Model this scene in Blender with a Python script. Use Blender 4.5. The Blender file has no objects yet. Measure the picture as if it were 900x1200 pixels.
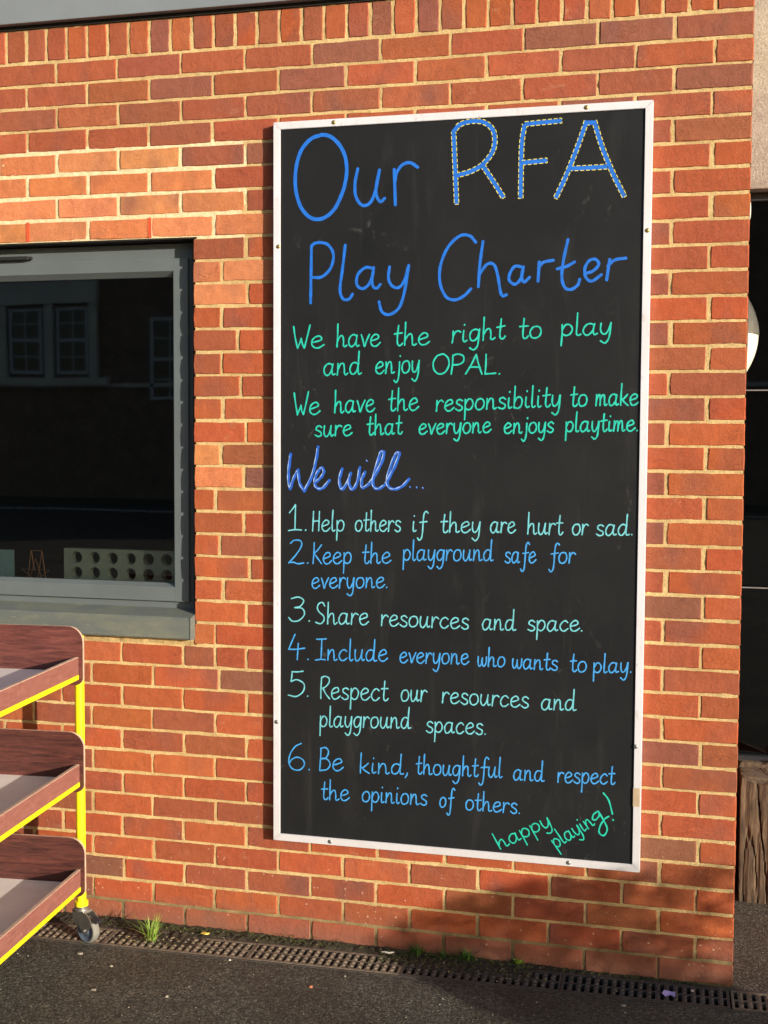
import bpy, math, random
from mathutils import Vector, Matrix, noise
import bmesh

# ------------------------------------------------------------------ camera, world, sun, exposure
sc = bpy.context.scene
col = sc.collection
cam_d = bpy.data.cameras.new('camera'); cam = bpy.data.objects.new('camera', cam_d); col.objects.link(cam)
CAM = Vector((-0.1130, -3.8826, 1.6773))
right = Vector((0.9687238, 0.2480844, 0.00532313))
up = -Vector((0.02014813, -0.05725733, -0.99815613))
fwd = Vector((-0.24732217, 0.96704484, -0.06046497))
cam.matrix_world = Matrix(((right.x, up.x, -fwd.x, CAM.x), (right.y, up.y, -fwd.y, CAM.y), (right.z, up.z, -fwd.z, CAM.z), (0, 0, 0, 1)))
cam_d.sensor_fit = 'HORIZONTAL'; cam_d.sensor_width = 36.0; cam_d.lens = 58.797
cam_d.clip_start = 0.05; cam_d.clip_end = 1000
sc.camera = cam
sc.render.resolution_x = 768; sc.render.resolution_y = 1024

SUN = Vector((1.6, -1.0, 0.37)).normalized()          # towards the low winter sun
elev = math.asin(SUN.z)
world = bpy.data.worlds.new('World'); sc.world = world; world.use_nodes = True
wt = world.node_tree; bg = wt.nodes['Background']
sky = wt.nodes.new('ShaderNodeTexSky'); sky.sky_type = 'NISHITA'; sky.sun_disc = False
sky.sun_elevation = elev; sky.sun_rotation = math.atan2(SUN.x, SUN.y)
sky.air_density = 1.0; sky.dust_density = 1.2; sky.ozone_density = 1.0
wt.links.new(sky.outputs['Color'], bg.inputs['Color']); bg.inputs['Strength'].default_value = 0.12
sun_d = bpy.data.lights.new('sun', 'SUN'); sun_d.energy = 5.0; sun_d.angle = math.radians(0.5); sun_d.color = (1.0, 0.90, 0.74)
sun = bpy.data.objects.new('sun', sun_d); col.objects.link(sun); sun.location = SUN * 20
sun.rotation_euler = SUN.to_track_quat('Z', 'Y').to_euler()
sc.view_settings.view_transform = 'Standard'; sc.view_settings.look = 'None'
sc.view_settings.exposure = 0.62; sc.view_settings.gamma = 1.0

# ------------------------------------------------------------------ object helpers
def tag(o, label=None, cat=None, group=None, kind=None):
    if label: o['label'] = label
    if cat: o['category'] = cat
    if group: o['group'] = group
    if kind: o['kind'] = kind
    return o

def empty(name, loc=(0, 0, 0), rz=0, label=None, cat=None, group=None):
    o = bpy.data.objects.new(name, None); col.objects.link(o)
    o.location = loc; o.rotation_euler = (0, 0, rz); o.empty_display_size = .1
    return tag(o, label, cat, group)

def copy_tree(o, parent=None):
    c = o.copy(); col.objects.link(c); c.parent = parent
    for ch in list(o.children): copy_tree(ch, c)
    return c

class MB:
    """collects shapes, then builds ONE mesh object"""
    def __init__(s): s.v = []; s.f = []; s.m = []; s.sm = []
    def add(s, vs, fs, mi=0, smooth=False):
        b = len(s.v); s.v += [tuple(p) for p in vs]
        for f in fs: s.f.append(tuple(i + b for i in f)); s.m.append(mi); s.sm.append(smooth)
        return s
    def box(s, a, b, mi=0, M=None, bev=0):
        x0, y0, z0 = a; x1, y1, z1 = b
        if bev:
            bm = bmesh.new(); bmesh.ops.create_cube(bm, size=1)
            for v in bm.verts: v.co = Vector((x0 + (v.co.x + .5) * (x1 - x0), y0 + (v.co.y + .5) * (y1 - y0), z0 + (v.co.z + .5) * (z1 - z0)))
            bmesh.ops.bevel(bm, geom=bm.edges[:], offset=bev, segments=2, affect='EDGES', profile=.6)
            bm.verts.index_update()
            vs = [v.co.copy() for v in bm.verts]; fs = [[v.index for v in f.verts] for f in bm.faces]; bm.free()
        else:
            vs = [Vector(p) for p in ((x0, y0, z0), (x1, y0, z0), (x1, y1, z0), (x0, y1, z0), (x0, y0, z1), (x1, y0, z1), (x1, y1, z1), (x0, y1, z1))]
            fs = [(3, 2, 1, 0), (4, 5, 6, 7), (0, 1, 5, 4), (1, 2, 6, 5), (2, 3, 7, 6), (3, 0, 4, 7)]
        if M: vs = [M @ v for v in vs]
        return s.add(vs, fs, mi)
    def tube(s, pts, r, n=10, mi=0, caps=True, smooth=True):
        pts = [Vector(p) for p in pts]; rings = []
        rr = r if isinstance(r, (list, tuple)) else [r] * len(pts)
        ref = None
        for i, p in enumerate(pts):
            d = (pts[min(i + 1, len(pts) - 1)] - pts[max(i - 1, 0)]).normalized()
            if ref is None: ref = d.orthogonal().normalized()
            ref = (ref - d * ref.dot(d)).normalized(); bi = d.cross(ref)
            rings.append([p + (ref * math.cos(2 * math.pi * k / n) + bi * math.sin(2 * math.pi * k / n)) * rr[i] for k in range(n)])
        vs = [v for ring in rings for v in ring]; fs = []
        for i in range(len(pts) - 1):
            for k in range(n):
                k2 = (k + 1) % n; fs.append((i * n + k, i * n + k2, (i + 1) * n + k2, (i + 1) * n + k))
        s.add(vs, fs, mi, smooth)
        if caps:
            s.add(rings[0], [tuple(reversed(range(n)))], mi); s.add(rings[-1], [tuple(range(n))], mi)
        return s
    def lathe(s, prof, c, axis, n=32, mi=0, ang=(0, 2 * math.pi), smooth=True):
        """profile [(r, h)] turned about axis through c"""
        axis = Vector(axis).normalized(); ref = axis.orthogonal().normalized()
        if abs(axis.z) < .9: ref = (Vector((0, 0, 1)) - axis * axis.z).normalized()
        bi = axis.cross(ref); c = Vector(c); vs = []; fs = []
        full = abs(ang[1] - ang[0] - 2 * math.pi) < 1e-6; cols_ = n if full else n + 1
        for k in range(cols_):
            a = ang[0] + (ang[1] - ang[0]) * k / n
            for r, h in prof: vs.append(c + (ref * math.cos(a) + bi * math.sin(a)) * r + axis * h)
        m = len(prof)
        for k in range(n):
            k2 = (k + 1) % cols_
            for j in range(m - 1): fs.append((k * m + j, k2 * m + j, k2 * m + j + 1, k * m + j + 1))
        return s.add(vs, fs, mi, smooth)
    def plate(s, pts, y0, y1, mi=0, mi_edge=None):
        """outline [(x, z)] extruded between y0 and y1"""
        n = len(pts); me = mi if mi_edge is None else mi_edge
        s.add([(x, y0, z) for x, z in pts], [tuple(range(n))], mi)
        s.add([(x, y1, z) for x, z in pts], [tuple(reversed(range(n)))], mi)
        vs = [(x, y0, z) for x, z in pts] + [(x, y1, z) for x, z in pts]
        s.add(vs, [(i, i + n, (i + 1) % n + n, (i + 1) % n) for i in range(n)], me)
        return s
    def build(s, name, mats, parent=None, **kw):
        me = bpy.data.meshes.new(name); me.from_pydata(s.v, [], s.f)
        for m in (mats if isinstance(mats, (list, tuple)) else [mats]): me.materials.append(m)
        me.polygons.foreach_set('material_index', s.m); me.polygons.foreach_set('use_smooth', s.sm)
        me.validate(); me.update()
        if kw.pop('fix', False):
            bm = bmesh.new(); bm.from_mesh(me); bmesh.ops.recalc_face_normals(bm, faces=bm.faces[:]); bm.to_mesh(me); bm.free()
        o = bpy.data.objects.new(name, me); col.objects.link(o); o.parent = parent
        return tag(o, **kw)

# ------------------------------------------------------------------ material helpers
class NT:
    def __init__(s, name):
        s.mat = bpy.data.materials.new(name); s.mat.use_nodes = True; s.t = s.mat.node_tree
        s.b = s.t.nodes['Principled BSDF']; s.co = s.n('ShaderNodeTexCoord').outputs['Object']
        s.out = s.t.nodes['Material Output']
    def n(s, kind, **kw):
        nd = s.t.nodes.new(kind)
        for k, v in kw.items(): setattr(nd, k, v)
        return nd
    def l(s, a, b): s.t.links.new(a, b)
    def put(s, inp, v):
        if hasattr(v, 'is_output') or isinstance(v, bpy.types.NodeSocket): s.l(v, inp)
        else: inp.default_value = v if not (isinstance(v, tuple) and len(v) == 3 and inp.type == 'RGBA') else (*v, 1)
    def noise(s, scale, detail=3, rough=.55, co=None, dist=0, out='Fac'):
        nd = s.n('ShaderNodeTexNoise'); nd.inputs['Scale'].default_value = scale; nd.inputs['Detail'].default_value = detail
        nd.inputs['Roughness'].default_value = rough; nd.inputs['Distortion'].default_value = dist
        s.l(co or s.co, nd.inputs['Vector']); return nd.outputs[out]
    def voro(s, scale, co=None, feature='F1', out='Distance', rand=1):
        nd = s.n('ShaderNodeTexVoronoi', feature=feature); nd.inputs['Scale'].default_value = scale
        nd.inputs['Randomness'].default_value = rand
        s.l(co or s.co, nd.inputs['Vector']); return nd.outputs[out]
    def ramp(s, fac, stops, interp='LINEAR'):
        nd = s.n('ShaderNodeValToRGB'); cr = nd.color_ramp; cr.interpolation = interp
        while len(cr.elements) < len(stops): cr.elements.new(.5)
        for e, (p, c) in zip(cr.elements, stops): e.position = p; e.color = (*c, 1) if isinstance(c, tuple) else (c, c, c, 1)
        s.l(fac, nd.inputs['Fac']); return nd.outputs['Color']
    def mix(s, fac, a, b, mode='MIX'):
        nd = s.n('ShaderNodeMix', data_type='RGBA', blend_type=mode)
        s.put(nd.inputs[0], fac); s.put(nd.inputs[6], a); s.put(nd.inputs[7], b); return nd.outputs[2]
    def math(s, op, a, b=0.0, c=None):
        nd = s.n('ShaderNodeMath', operation=op); s.put(nd.inputs[0], a); s.put(nd.inputs[1], b)
        if c is not None: s.put(nd.inputs[2], c)
        return nd.outputs[0]
    def mapping(s, scale=(1, 1, 1), loc=(0, 0, 0), co=None):
        nd = s.n('ShaderNodeMapping'); nd.inputs['Scale'].default_value = scale; nd.inputs['Location'].default_value = loc
        s.l(co or s.co, nd.inputs['Vector']); return nd.outputs[0]
    def sep(s, co=None):
        nd = s.n('ShaderNodeSeparateXYZ'); s.l(co or s.co, nd.inputs[0]); return nd.outputs
    def bump(s, h, dist=.001, strength=1.0, prev=None):
        nd = s.n('ShaderNodeBump'); nd.inputs['Distance'].default_value = dist; nd.inputs['Strength'].default_value = strength
        s.l(h, nd.inputs['Height'])
        if prev: s.l(prev, nd.inputs['Normal'])
        s.l(nd.outputs[0], s.b.inputs['Normal']); return nd.outputs[0]
    def set(s, **kw):
        for k, v in kw.items(): s.put(s.b.inputs[k.replace('_', ' ')], v)
        return s

def simple(name, c, rough=.6, metal=0, var=.12, scale=40, bump=.0004, bscale=200, spec=.5):
    t = NT(name); f = t.noise(scale, 4)
    dark = tuple(x * (1 - var) for x in c); lite = tuple(min(1, x * (1 + var)) for x in c)
    t.set(Base_Color=t.ramp(f, [(.3, dark), (.7, lite)]), Roughness=t.ramp(t.noise(scale * .6, 3), [(.3, max(0, rough - .08)), (.7, min(1, rough + .1))]), Metallic=metal)
    t.b.inputs['Specular IOR Level'].default_value = spec
    if bump: t.bump(t.noise(bscale, 3), bump)
    return t.mat

def world_pos(t): return t.n('ShaderNodeNewGeometry').outputs['Position']

def brick_material(name, per_object=True):
    t = NT(name); pos = world_pos(t)
    if per_object:
        info = t.n('ShaderNodeObjectInfo'); base = info.outputs['Color']; rnd = info.outputs['Random']
    else:
        rnd = t.n('ShaderNodeNewGeometry').outputs['Random Per Island']
        base = t.ramp(rnd, [(0, (.36, .07, .03)), (.25, (.40, .09, .04)), (.5, (.34, .075, .035)), (.7, (.29, .075, .04)), (.9, (.24, .07, .045)), (1, (.42, .12, .05))])
    seedv = t.n('ShaderNodeCombineXYZ'); sh = t.math('MULTIPLY', rnd, 37.0); t.l(sh, seedv.inputs[0]); t.l(sh, seedv.inputs[2])
    va = t.n('ShaderNodeVectorMath', operation='ADD'); t.l(pos, va.inputs[0]); t.l(seedv.outputs[0], va.inputs[1]); co = va.outputs[0]
    # kiln flashing: purple-grey zones, some bricks more than others
    kiln = t.noise(7, 2, .5, co=t.mapping((1, 1, .6), co=co))
    amt = t.math('MULTIPLY', t.ramp(kiln, [(.50, 0.0), (.68, 1.0)]), t.ramp(rnd, [(.15, .15), (.95, .65)]))
    c = t.mix(amt, base, (.17, .075, .065))
    c = t.mix(t.math('MULTIPLY', t.ramp(t.noise(24, 5, .65, co=co), [(.4, 0.0), (.75, 1.0)]), .6), c, t.mix(1.0, c, (1.35, 1.5, 1.55), 'MULTIPLY'))
    # sand faced speckle
    c = t.mix(t.ramp(t.noise(420, 2, .6, co=co), [(.42, .32), (.62, 0.0)]), c, (.07, .028, .02))
    c = t.mix(t.ramp(t.noise(650, 2, .6, co=t.mapping(loc=(3, 1, 7), co=co)), [(.63, 0.0), (.74, .5)]), c, (.62, .36, .22))
    # mortar smears and drips of lime
    sm = t.math('MULTIPLY', t.ramp(t.noise(11, 6, .72, co=t.mapping((1, 1, 2.2), loc=(9, 2, 5), co=co), dist=.4), [(.60, 0.0), (.72, 1.0)]), t.ramp(rnd, [(.2, .05), (1, .32)]))
    c = t.mix(sm, c, (.5, .34, .22))
    # splashed pale spots low on the wall, damp and green-grey staining at the foot
    z = t.sep(pos)[2]
    spot = t.math('MULTIPLY', t.ramp(t.voro(42, co=pos), [(.11, 1.0), (.16, 0.0)]), t.ramp(t.noise(60, 1, co=pos), [(.5, 0.0), (.56, 1.0)]))
    low = t.ramp(z, [(.0, 1.0), (.55, 0.0)])
    c = t.mix(t.math('MULTIPLY', t.math('MULTIPLY', spot, low), .8), c, (.6, .42, .33))
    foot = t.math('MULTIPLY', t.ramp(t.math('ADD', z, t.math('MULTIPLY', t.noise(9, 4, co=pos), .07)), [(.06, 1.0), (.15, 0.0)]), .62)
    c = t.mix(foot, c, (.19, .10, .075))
    t.set(Base_Color=c, Roughness=.86)
    t.b.inputs['Specular IOR Level'].default_value = .25
    n1 = t.bump(t.noise(45, 6, .68, co=co), .0030, 1)
    n2 = t.bump(t.noise(300, 3, .65, co=co), .0012, 1, prev=n1)
    pit = t.ramp(t.voro(95, co=co), [(.05, 0.0), (.10, 1.0)])
    n3 = t.bump(pit, .0010, .8, prev=n2)
    crease = t.ramp(t.noise(17, 4, .6, co=t.mapping((1, 1, 2.5), loc=(5, 5, 5), co=co), dist=1.2), [(.485, 1.0), (.50, 0.0), (.515, 1.0)])
    cm = t.mix(t.ramp(t.noise(6, 2, co=t.mapping(loc=(8, 1, 3), co=co)), [(.52, 1.0), (.6, 0.0)]), crease, (1, 1, 1))
    t.bump(cm, .0011, .8, prev=n3)
    return t.mat

M = {}
M['brick'] = brick_material('red_brick'); M['brick_far'] = brick_material('red_brick_joined', False)
def mortar():
    t = NT('sand_mortar'); pos = world_pos(t)
    c = t.ramp(t.noise(9, 5, .6, co=pos), [(.3, (.52, .36, .165)), (.7, (.78, .58, .29))])
    c = t.mix(t.ramp(t.noise(260, 3, .7, co=pos), [(.36, .6), (.54, 0.0)]), c, (.33, .22, .10))
    c = t.mix(t.ramp(t.noise(30, 4, .7, co=pos), [(.62, 0.0), (.78, .5)]), c, (.38, .31, .21))
    sx_, sy_, z = t.sep(pos)
    m1 = t.math('LESS_THAN', t.math('ADD', sx_, t.math('MULTIPLY', t.noise(9, 3, co=pos), .2)), -1.48)
    m2 = t.math('MULTIPLY', t.math('GREATER_THAN', z, 2.32), t.math('LESS_THAN', z, 2.64))
    c = t.mix(t.math('MULTIPLY', t.math('MULTIPLY', m1, m2), .75), c, t.mix(t.ramp(t.noise(70, 4, .7, co=pos), [(.4, 0.0), (.6, 1.0)]), (.90, .80, .56), (.78, .64, .38)))
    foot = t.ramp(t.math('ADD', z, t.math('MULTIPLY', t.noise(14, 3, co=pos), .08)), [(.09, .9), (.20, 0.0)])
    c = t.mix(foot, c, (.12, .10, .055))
    t.set(Base_Color=c, Roughness=.95); t.b.inputs['Specular IOR Level'].default_value = .1
    n1 = t.bump(t.noise(150, 5, .75, co=pos), .0034); t.bump(t.noise(600, 2, co=pos), .0008, 1, prev=n1)
    return t.mat
M['mortar'] = mortar()
def asphalt():
    t = NT('asphalt'); pos = world_pos(t)
    v = t.voro(170, co=pos, out='Color'); sx = t.sep(v)[0]
    c = t.ramp(sx, [(0, (.032, .030, .026)), (.4, (.074, .068, .058)), (.75, (.13, .118, .096)), (.95, (.19, .172, .14)), (1, (.24, .22, .185))])
    big = t.noise(2.2, 5, .6, co=pos)
    c = t.mix(t.ramp(big, [(.38, .5), (.62, 0.0)]), c, (.028, .023, .017))
    c = t.mix(t.ramp(t.noise(340, 2, co=pos), [(.35, .6), (.55, 0.0)]), c, (.016, .013, .01))
    c = t.mix(t.math('MULTIPLY', t.ramp(t.voro(26, co=pos), [(.05, 1.0), (.09, 0.0)]), t.ramp(t.noise(31, 1, co=pos), [(.56, 0.0), (.6, 1.0)])), c, (.3, .27, .22))
    t.set(Base_Color=c, Roughness=t.ramp(big, [(.4, .72), (.6, .92)])); t.b.inputs['Specular IOR Level'].default_value = .35
    dome = t.math('SUBTRACT', 1.0, t.voro(170, co=pos))
    n1 = t.bump(t.math('MULTIPLY', dome, sx), .0042); n2 = t.bump(t.noise(60, 4, .6, co=pos), .003, 1, prev=n1)
    t.bump(t.noise(700, 2, co=pos), .0006, 1, prev=n2)
    return t.mat
M['asphalt'] = asphalt()
M['fascia'] = simple('painted_grey_metal', (.185, .21, .24), .45, var=.06, scale=6, bump=.0002, bscale=30)
def frame_paint(name, base):
    t = NT(name); pos = world_pos(t)
    c = t.mix(t.ramp(t.noise(5, 5, .65, co=pos), [(.4, 0.0), (.7, .5)]), base, tuple(x * 1.25 for x in base))
    c = t.mix(t.ramp(t.noise(60, 5, .7, co=t.mapping((1, 1, 3), co=pos)), [(.62, 0.0), (.75, .25)]), c, (.3, .3, .26))
    t.set(Base_Color=c, Roughness=t.ramp(t.noise(12, 3, co=pos), [(.3, .42), (.7, .6)])); t.bump(t.noise(400, 2, co=pos), .00015)
    return t.mat
M['frame'] = frame_paint('slate_grey_frame', (.100, .119, .127))
def sill_paint():
    t = NT('weathered_sill_paint'); pos = world_pos(t)
    c = t.mix(t.ramp(t.noise(7, 6, .7, co=t.mapping((1, 1, 4), co=pos)), [(.42, 0.0), (.62, .8)]), (.105, .120, .118), (.15, .16, .125))
    c = t.mix(t.ramp(t.noise(26, 5, .7, co=t.mapping((.5, 1, 3), co=pos)), [(.6, 0.0), (.72, .6)]), c, (.24, .24, .17))
    t.set(Base_Color=c, Roughness=.6); t.bump(t.noise(180, 4, co=pos), .0005); return t.mat
M['sill'] = sill_paint()
M['black_rubber'] = simple('black_rubber', (.012, .012, .013), .7)
def glass(name, tint=(.93, .96, .94), refl=1.0):
    t = NT(name); nt = t.t; nt.nodes.remove(t.b)
    tr = t.n('ShaderNodeBsdfTransparent'); tr.inputs[0].default_value = (*tint, 1)
    gl = t.n('ShaderNodeBsdfGlossy'); gl.inputs['Roughness'].default_value = .02; gl.inputs['Color'].default_value = (1, 1, 1, 1)
    fr = t.n('ShaderNodeFresnel'); fr.inputs['IOR'].default_value = 1.62
    bp = t.n('ShaderNodeBump'); bp.inputs['Distance'].default_value = .0006; t.l(t.noise(1.6, 1), bp.inputs['Height']); t.l(bp.outputs[0], gl.inputs['Normal'])
    f = t.math('MINIMUM', t.math('MULTIPLY', fr.outputs[0], refl), .95)
    mx = t.n('ShaderNodeMixShader'); t.l(f, mx.inputs[0]); t.l(tr.outputs[0], mx.inputs[1]); t.l(gl.outputs[0], mx.inputs[2])
    t.l(mx.outputs[0], t.out.inputs['Surface']); return t.mat
M['glass'] = glass('window_glass', (.86, .90, .87), 2.0); M['glass_dark'] = glass('tinted_glass', (.45, .47, .48), 1.6)
def board():
    t = NT('blackboard_surface')
    c = t.ramp(t.noise(2.2, 5, .6), [(.3, (.0085, .0092, .0112)), (.7, (.0140, .0147, .0166))])
    streak = t.noise(5, 6, .72, co=t.mapping((2.5, 1, .35)), dist=.6)
    c = t.mix(t.ramp(streak, [(.56, 0.0), (.74, .12)]), c, (.10, .10, .10))
    sm = t.math('MULTIPLY', t.ramp(t.noise(16, 6, .75, co=t.mapping((1, 1, .8), loc=(4, 0, 2)), dist=1.5), [(.60, 0.0), (.70, 1.0)]), t.ramp(t.noise(2.7, 2, co=t.mapping(loc=(1, 0, 8))), [(.5, 0.0), (.62, .28)]))
    c = t.mix(sm, c, (.16, .16, .155))
    t.set(Base_Color=c, Roughness=t.ramp(t.noise(7, 5, .7), [(.3, .44), (.7, .56)])); t.b.inputs['Specular IOR Level'].default_value = .28
    n1 = t.bump(t.noise(1.6, 2), .004); t.bump(t.noise(500, 2), .00025, 1, prev=n1); return t.mat
M['board'] = board()
def rail_mat():
    t = NT('white_painted_rail'); pos = world_pos(t)
    c = t.mix(t.ramp(t.noise(3, 6, .7, co=pos), [(.4, 0.0), (.7, .5)]), (.64, .64, .72), (.50, .47, .46))
    c = t.mix(t.ramp(t.noise(38, 6, .75, co=t.mapping((1, 1, .5), co=pos)), [(.58, 0.0), (.72, .6)]), c, (.36, .32, .27))
    z = t.sep(pos)[2]; c = t.mix(t.ramp(z, [(.3, .35), (1.3, 0.0)]), c, (.42, .40, .38))
    t.set(Base_Color=c, Roughness=.42); t.bump(t.noise(160, 3, co=pos), .0003); return t.mat
M['rail'] = rail_mat()
M['screw'] = simple('brass_screw', (.42, .30, .10), .35, metal=.8)
M['screw_grey'] = simple('steel_screw', (.25, .24, .23), .4, metal=.7)
M['tape'] = simple('brown_tape', (.42, .32, .22), .5)
def pen(name, c, rough=.55):
    t = NT(name); f = t.noise(60, 4, .65)
    k = t.mix(t.ramp(f, [(.34, .45), (.58, 0.0)]), c, tuple(x * .5 for x in c))
    k = t.mix(t.ramp(t.noise(420, 3, .7), [(.60, 0.0), (.72, .45)]), k, tuple(min(1, x * 1.5 + .05) for x in c))
    t.set(Base_Color=k, Roughness=rough); t.bump(t.noise(300, 3), .0003); return t.mat
M['pen_title'] = pen('blue_paint_pen', (.010, .145, .64)); M['pen_green'] = pen('turquoise_paint_pen', (.016, .50, .41))
M['pen_pale'] = pen('pale_cyan_pen', (.15, .52, .62)); M['pen_blue'] = pen('sky_blue_pen', (.05, .31, .74))
M['pen_mint'] = pen('mint_pen', (.015, .50, .38)); M['pen_yellow'] = pen('pale_yellow_pen', (.66, .60, .12))
M['pen_deep'] = pen('royal_blue_pen', (.012, .10, .54)); M['pen_white'] = pen('blue_white_pen', (.36, .50, .82))
def ply(name, dark, lite):
    t = NT(name)
    g = t.noise(14, 6, .7, co=t.mapping((.7, 1.0, 9)), dist=.8)
    c = t.ramp(g, [(.3, dark), (.68, lite)])
    c = t.mix(t.ramp(t.noise(7, 5, .7, co=t.mapping((1, 5, 5))), [(.56, 0.0), (.75, .45)]), c, tuple(min(1, x * 1.9) for x in lite))
    c = t.mix(t.ramp(t.noise(90, 4, .7, co=t.mapping((.12, .4, 5))), [(.66, 0.0), (.74, .35)]), c, (.40, .21, .17))
    t.set(Base_Color=c, Roughness=t.ramp(t.noise(20, 3), [(.3, .38), (.7, .55)])); t.bump(g, .0004); return t.mat
M['ply'] = ply('burgundy_stained_ply', (.040, .011, .010), (.16, .050, .042))
M['ply_dark'] = ply('dark_burgundy_ply', (.022, .007, .006), (.115, .035, .028)); M['ply_sunlit'] = ply('sunlit_burgundy_ply', (.17, .062, .052), (.25, .105, .088))  # last one is paler: full sun on the side lips put into the colour
M['ply_edge'] = simple('pale_ply_edge', (.50, .34, .26), .6, var=.2, scale=60)
M['laminate'] = simple('pale_laminate', (.86, .80, .77), .35, var=.08, scale=5)
M['yellow'] = simple('yellow_gloss_paint', (.84, .70, .012), .3, var=.05, scale=20, bump=.0002, bscale=60)
M['galv'] = simple('zinc_plate', (.42, .40, .38), .32, metal=.85, var=.15)
M['castor_blue'] = simple('blue_grey_plastic', (.10, .13, .19), .4); M['tyre'] = simple('grey_rubber', (.17, .165, .15), .7)
M['iron'] = simple('drain_plastic', (.055, .05, .047), .6, var=.35, scale=30, bump=.0012, bscale=120)
M['iron_sunlit'] = simple('sunlit_drain_plastic', (.16, .125, .092), .8, var=.4, scale=40, bump=.0014, bscale=140)  # paler brown copy: sunlight put into the colour of the lit grates
M['void'] = simple('near_black', (.012, .01, .008), .9)  # near-black for the painted shadow gap under the fascia and the lintel lip
M['soil'] = simple('moss_soil', (.035, .027, .016), .95, var=.6, scale=60, bump=.004, bscale=160)
M['moss'] = simple('moss_green', (.075, .10, .022), .9, var=.4, scale=90)
M['grass'] = simple('grass_blade', (.24, .40, .05), .5, var=.3, scale=30, bump=0)
M['grass_mid'] = simple('old_grass_blade', (.14, .24, .035), .55, bump=0); M['grass_dark'] = simple('dark_grass_blade', (.075, .17, .025), .55, var=.3, scale=30, bump=0)
M['grass_dry'] = simple('dry_grass_blade', (.42, .36, .14), .6, bump=0)
M['leaf_yellow'] = simple('fallen_leaf', (.70, .50, .10), .5); M['lilac'] = simple('lilac_wrapper', (.45, .36, .72), .5); M['white_bit'] = simple('white_chip', (.66, .62, .55), .6)
M['orange_bit'] = simple('orange_chip', (.5, .16, .06), .7); M['stone'] = simple('pale_stone_chip', (.28, .25, .20), .8)
def timber():
    t = NT('weathered_timber')
    g = t.noise(26, 6, .65, co=t.mapping((3, 3, .35)), dist=.5)
    c = t.ramp(g, [(.34, (.022, .014, .009)), (.52, (.078, .048, .028)), (.76, (.18, .12, .072))])
    c = t.mix(t.ramp(t.noise(3, 4), [(.5, 0.0), (.7, .4)]), c, (.16, .13, .10))
    t.set(Base_Color=c, Roughness=.9); n1 = t.bump(g, .003); t.bump(t.noise(200, 3, co=t.mapping((1, 1, .1))), .0015, 1, prev=n1); return t.mat
M['timber'] = timber()
def render_wall():
    t = NT('rough_cast_render'); pos = world_pos(t)
    c = t.ramp(t.noise(9, 5, .65, co=pos), [(.3, (.30, .26, .23)), (.7, (.48, .43, .38))])
    c = t.mix(t.ramp(t.noise(120, 4, .7, co=pos), [(.35, .6), (.55, 0.0)]), c, (.17, .145, .125))
    t.set(Base_Color=c, Roughness=.95); t.bump(t.noise(110, 5, .75, co=pos), .007); return t.mat
M['render'] = render_wall()
M['dark_frame'] = simple('dark_aluminium', (.02, .022, .028), .4); M['bar'] = simple('brushed_aluminium', (.3, .31, .33), .35, metal=.6)
M['far_frame'] = simple('far_frame', (.50, .52, .56), .5, bump=0)
M['weep'] = simple('terracotta_plastic', (.62, .10, .04), .5, bump=0)
M['opal'] = simple('opal_diffuser', (.78, .74, .62), .3, var=.04); M['hood'] = simple('grey_lamp_hood', (.15, .145, .13), .3, metal=.5)
M['white_plastic'] = simple('white_plastic', (.72, .7, .66), .4)
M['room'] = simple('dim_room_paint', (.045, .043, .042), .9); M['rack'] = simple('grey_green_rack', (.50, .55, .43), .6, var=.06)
M['card'] = simple('pale_blue_card', (.36, .55, .55), .6); M['copper'] = simple('copper_wire', (.55, .26, .12), .4, metal=.6)
M['far_brick'] = simple('far_brick', (.20, .14, .11), .9, var=.3, scale=3, bump=0); M['far_stone'] = simple('far_stone', (.55, .54, .50), .8, var=.1, scale=2, bump=0)
M['far_white'] = simple('far_white_frame', (.75, .76, .8), .5, bump=0); M['far_pane'] = simple('far_pane', (.02, .025, .035), .1, bump=0)
M['far_roof'] = simple('far_slate', (.06, .06, .07), .7, bump=0); M['line'] = simple('white_line_paint', (.7, .7, .68), .7, var=.1, scale=20)
M['hedge'] = simple('shadow_planter_leaves', (.05, .09, .03), .7, var=.4, scale=30, bump=0); M['planter'] = simple('shadow_planter_boards', (.22, .14, .08), .8, var=.25, scale=20)
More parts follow.
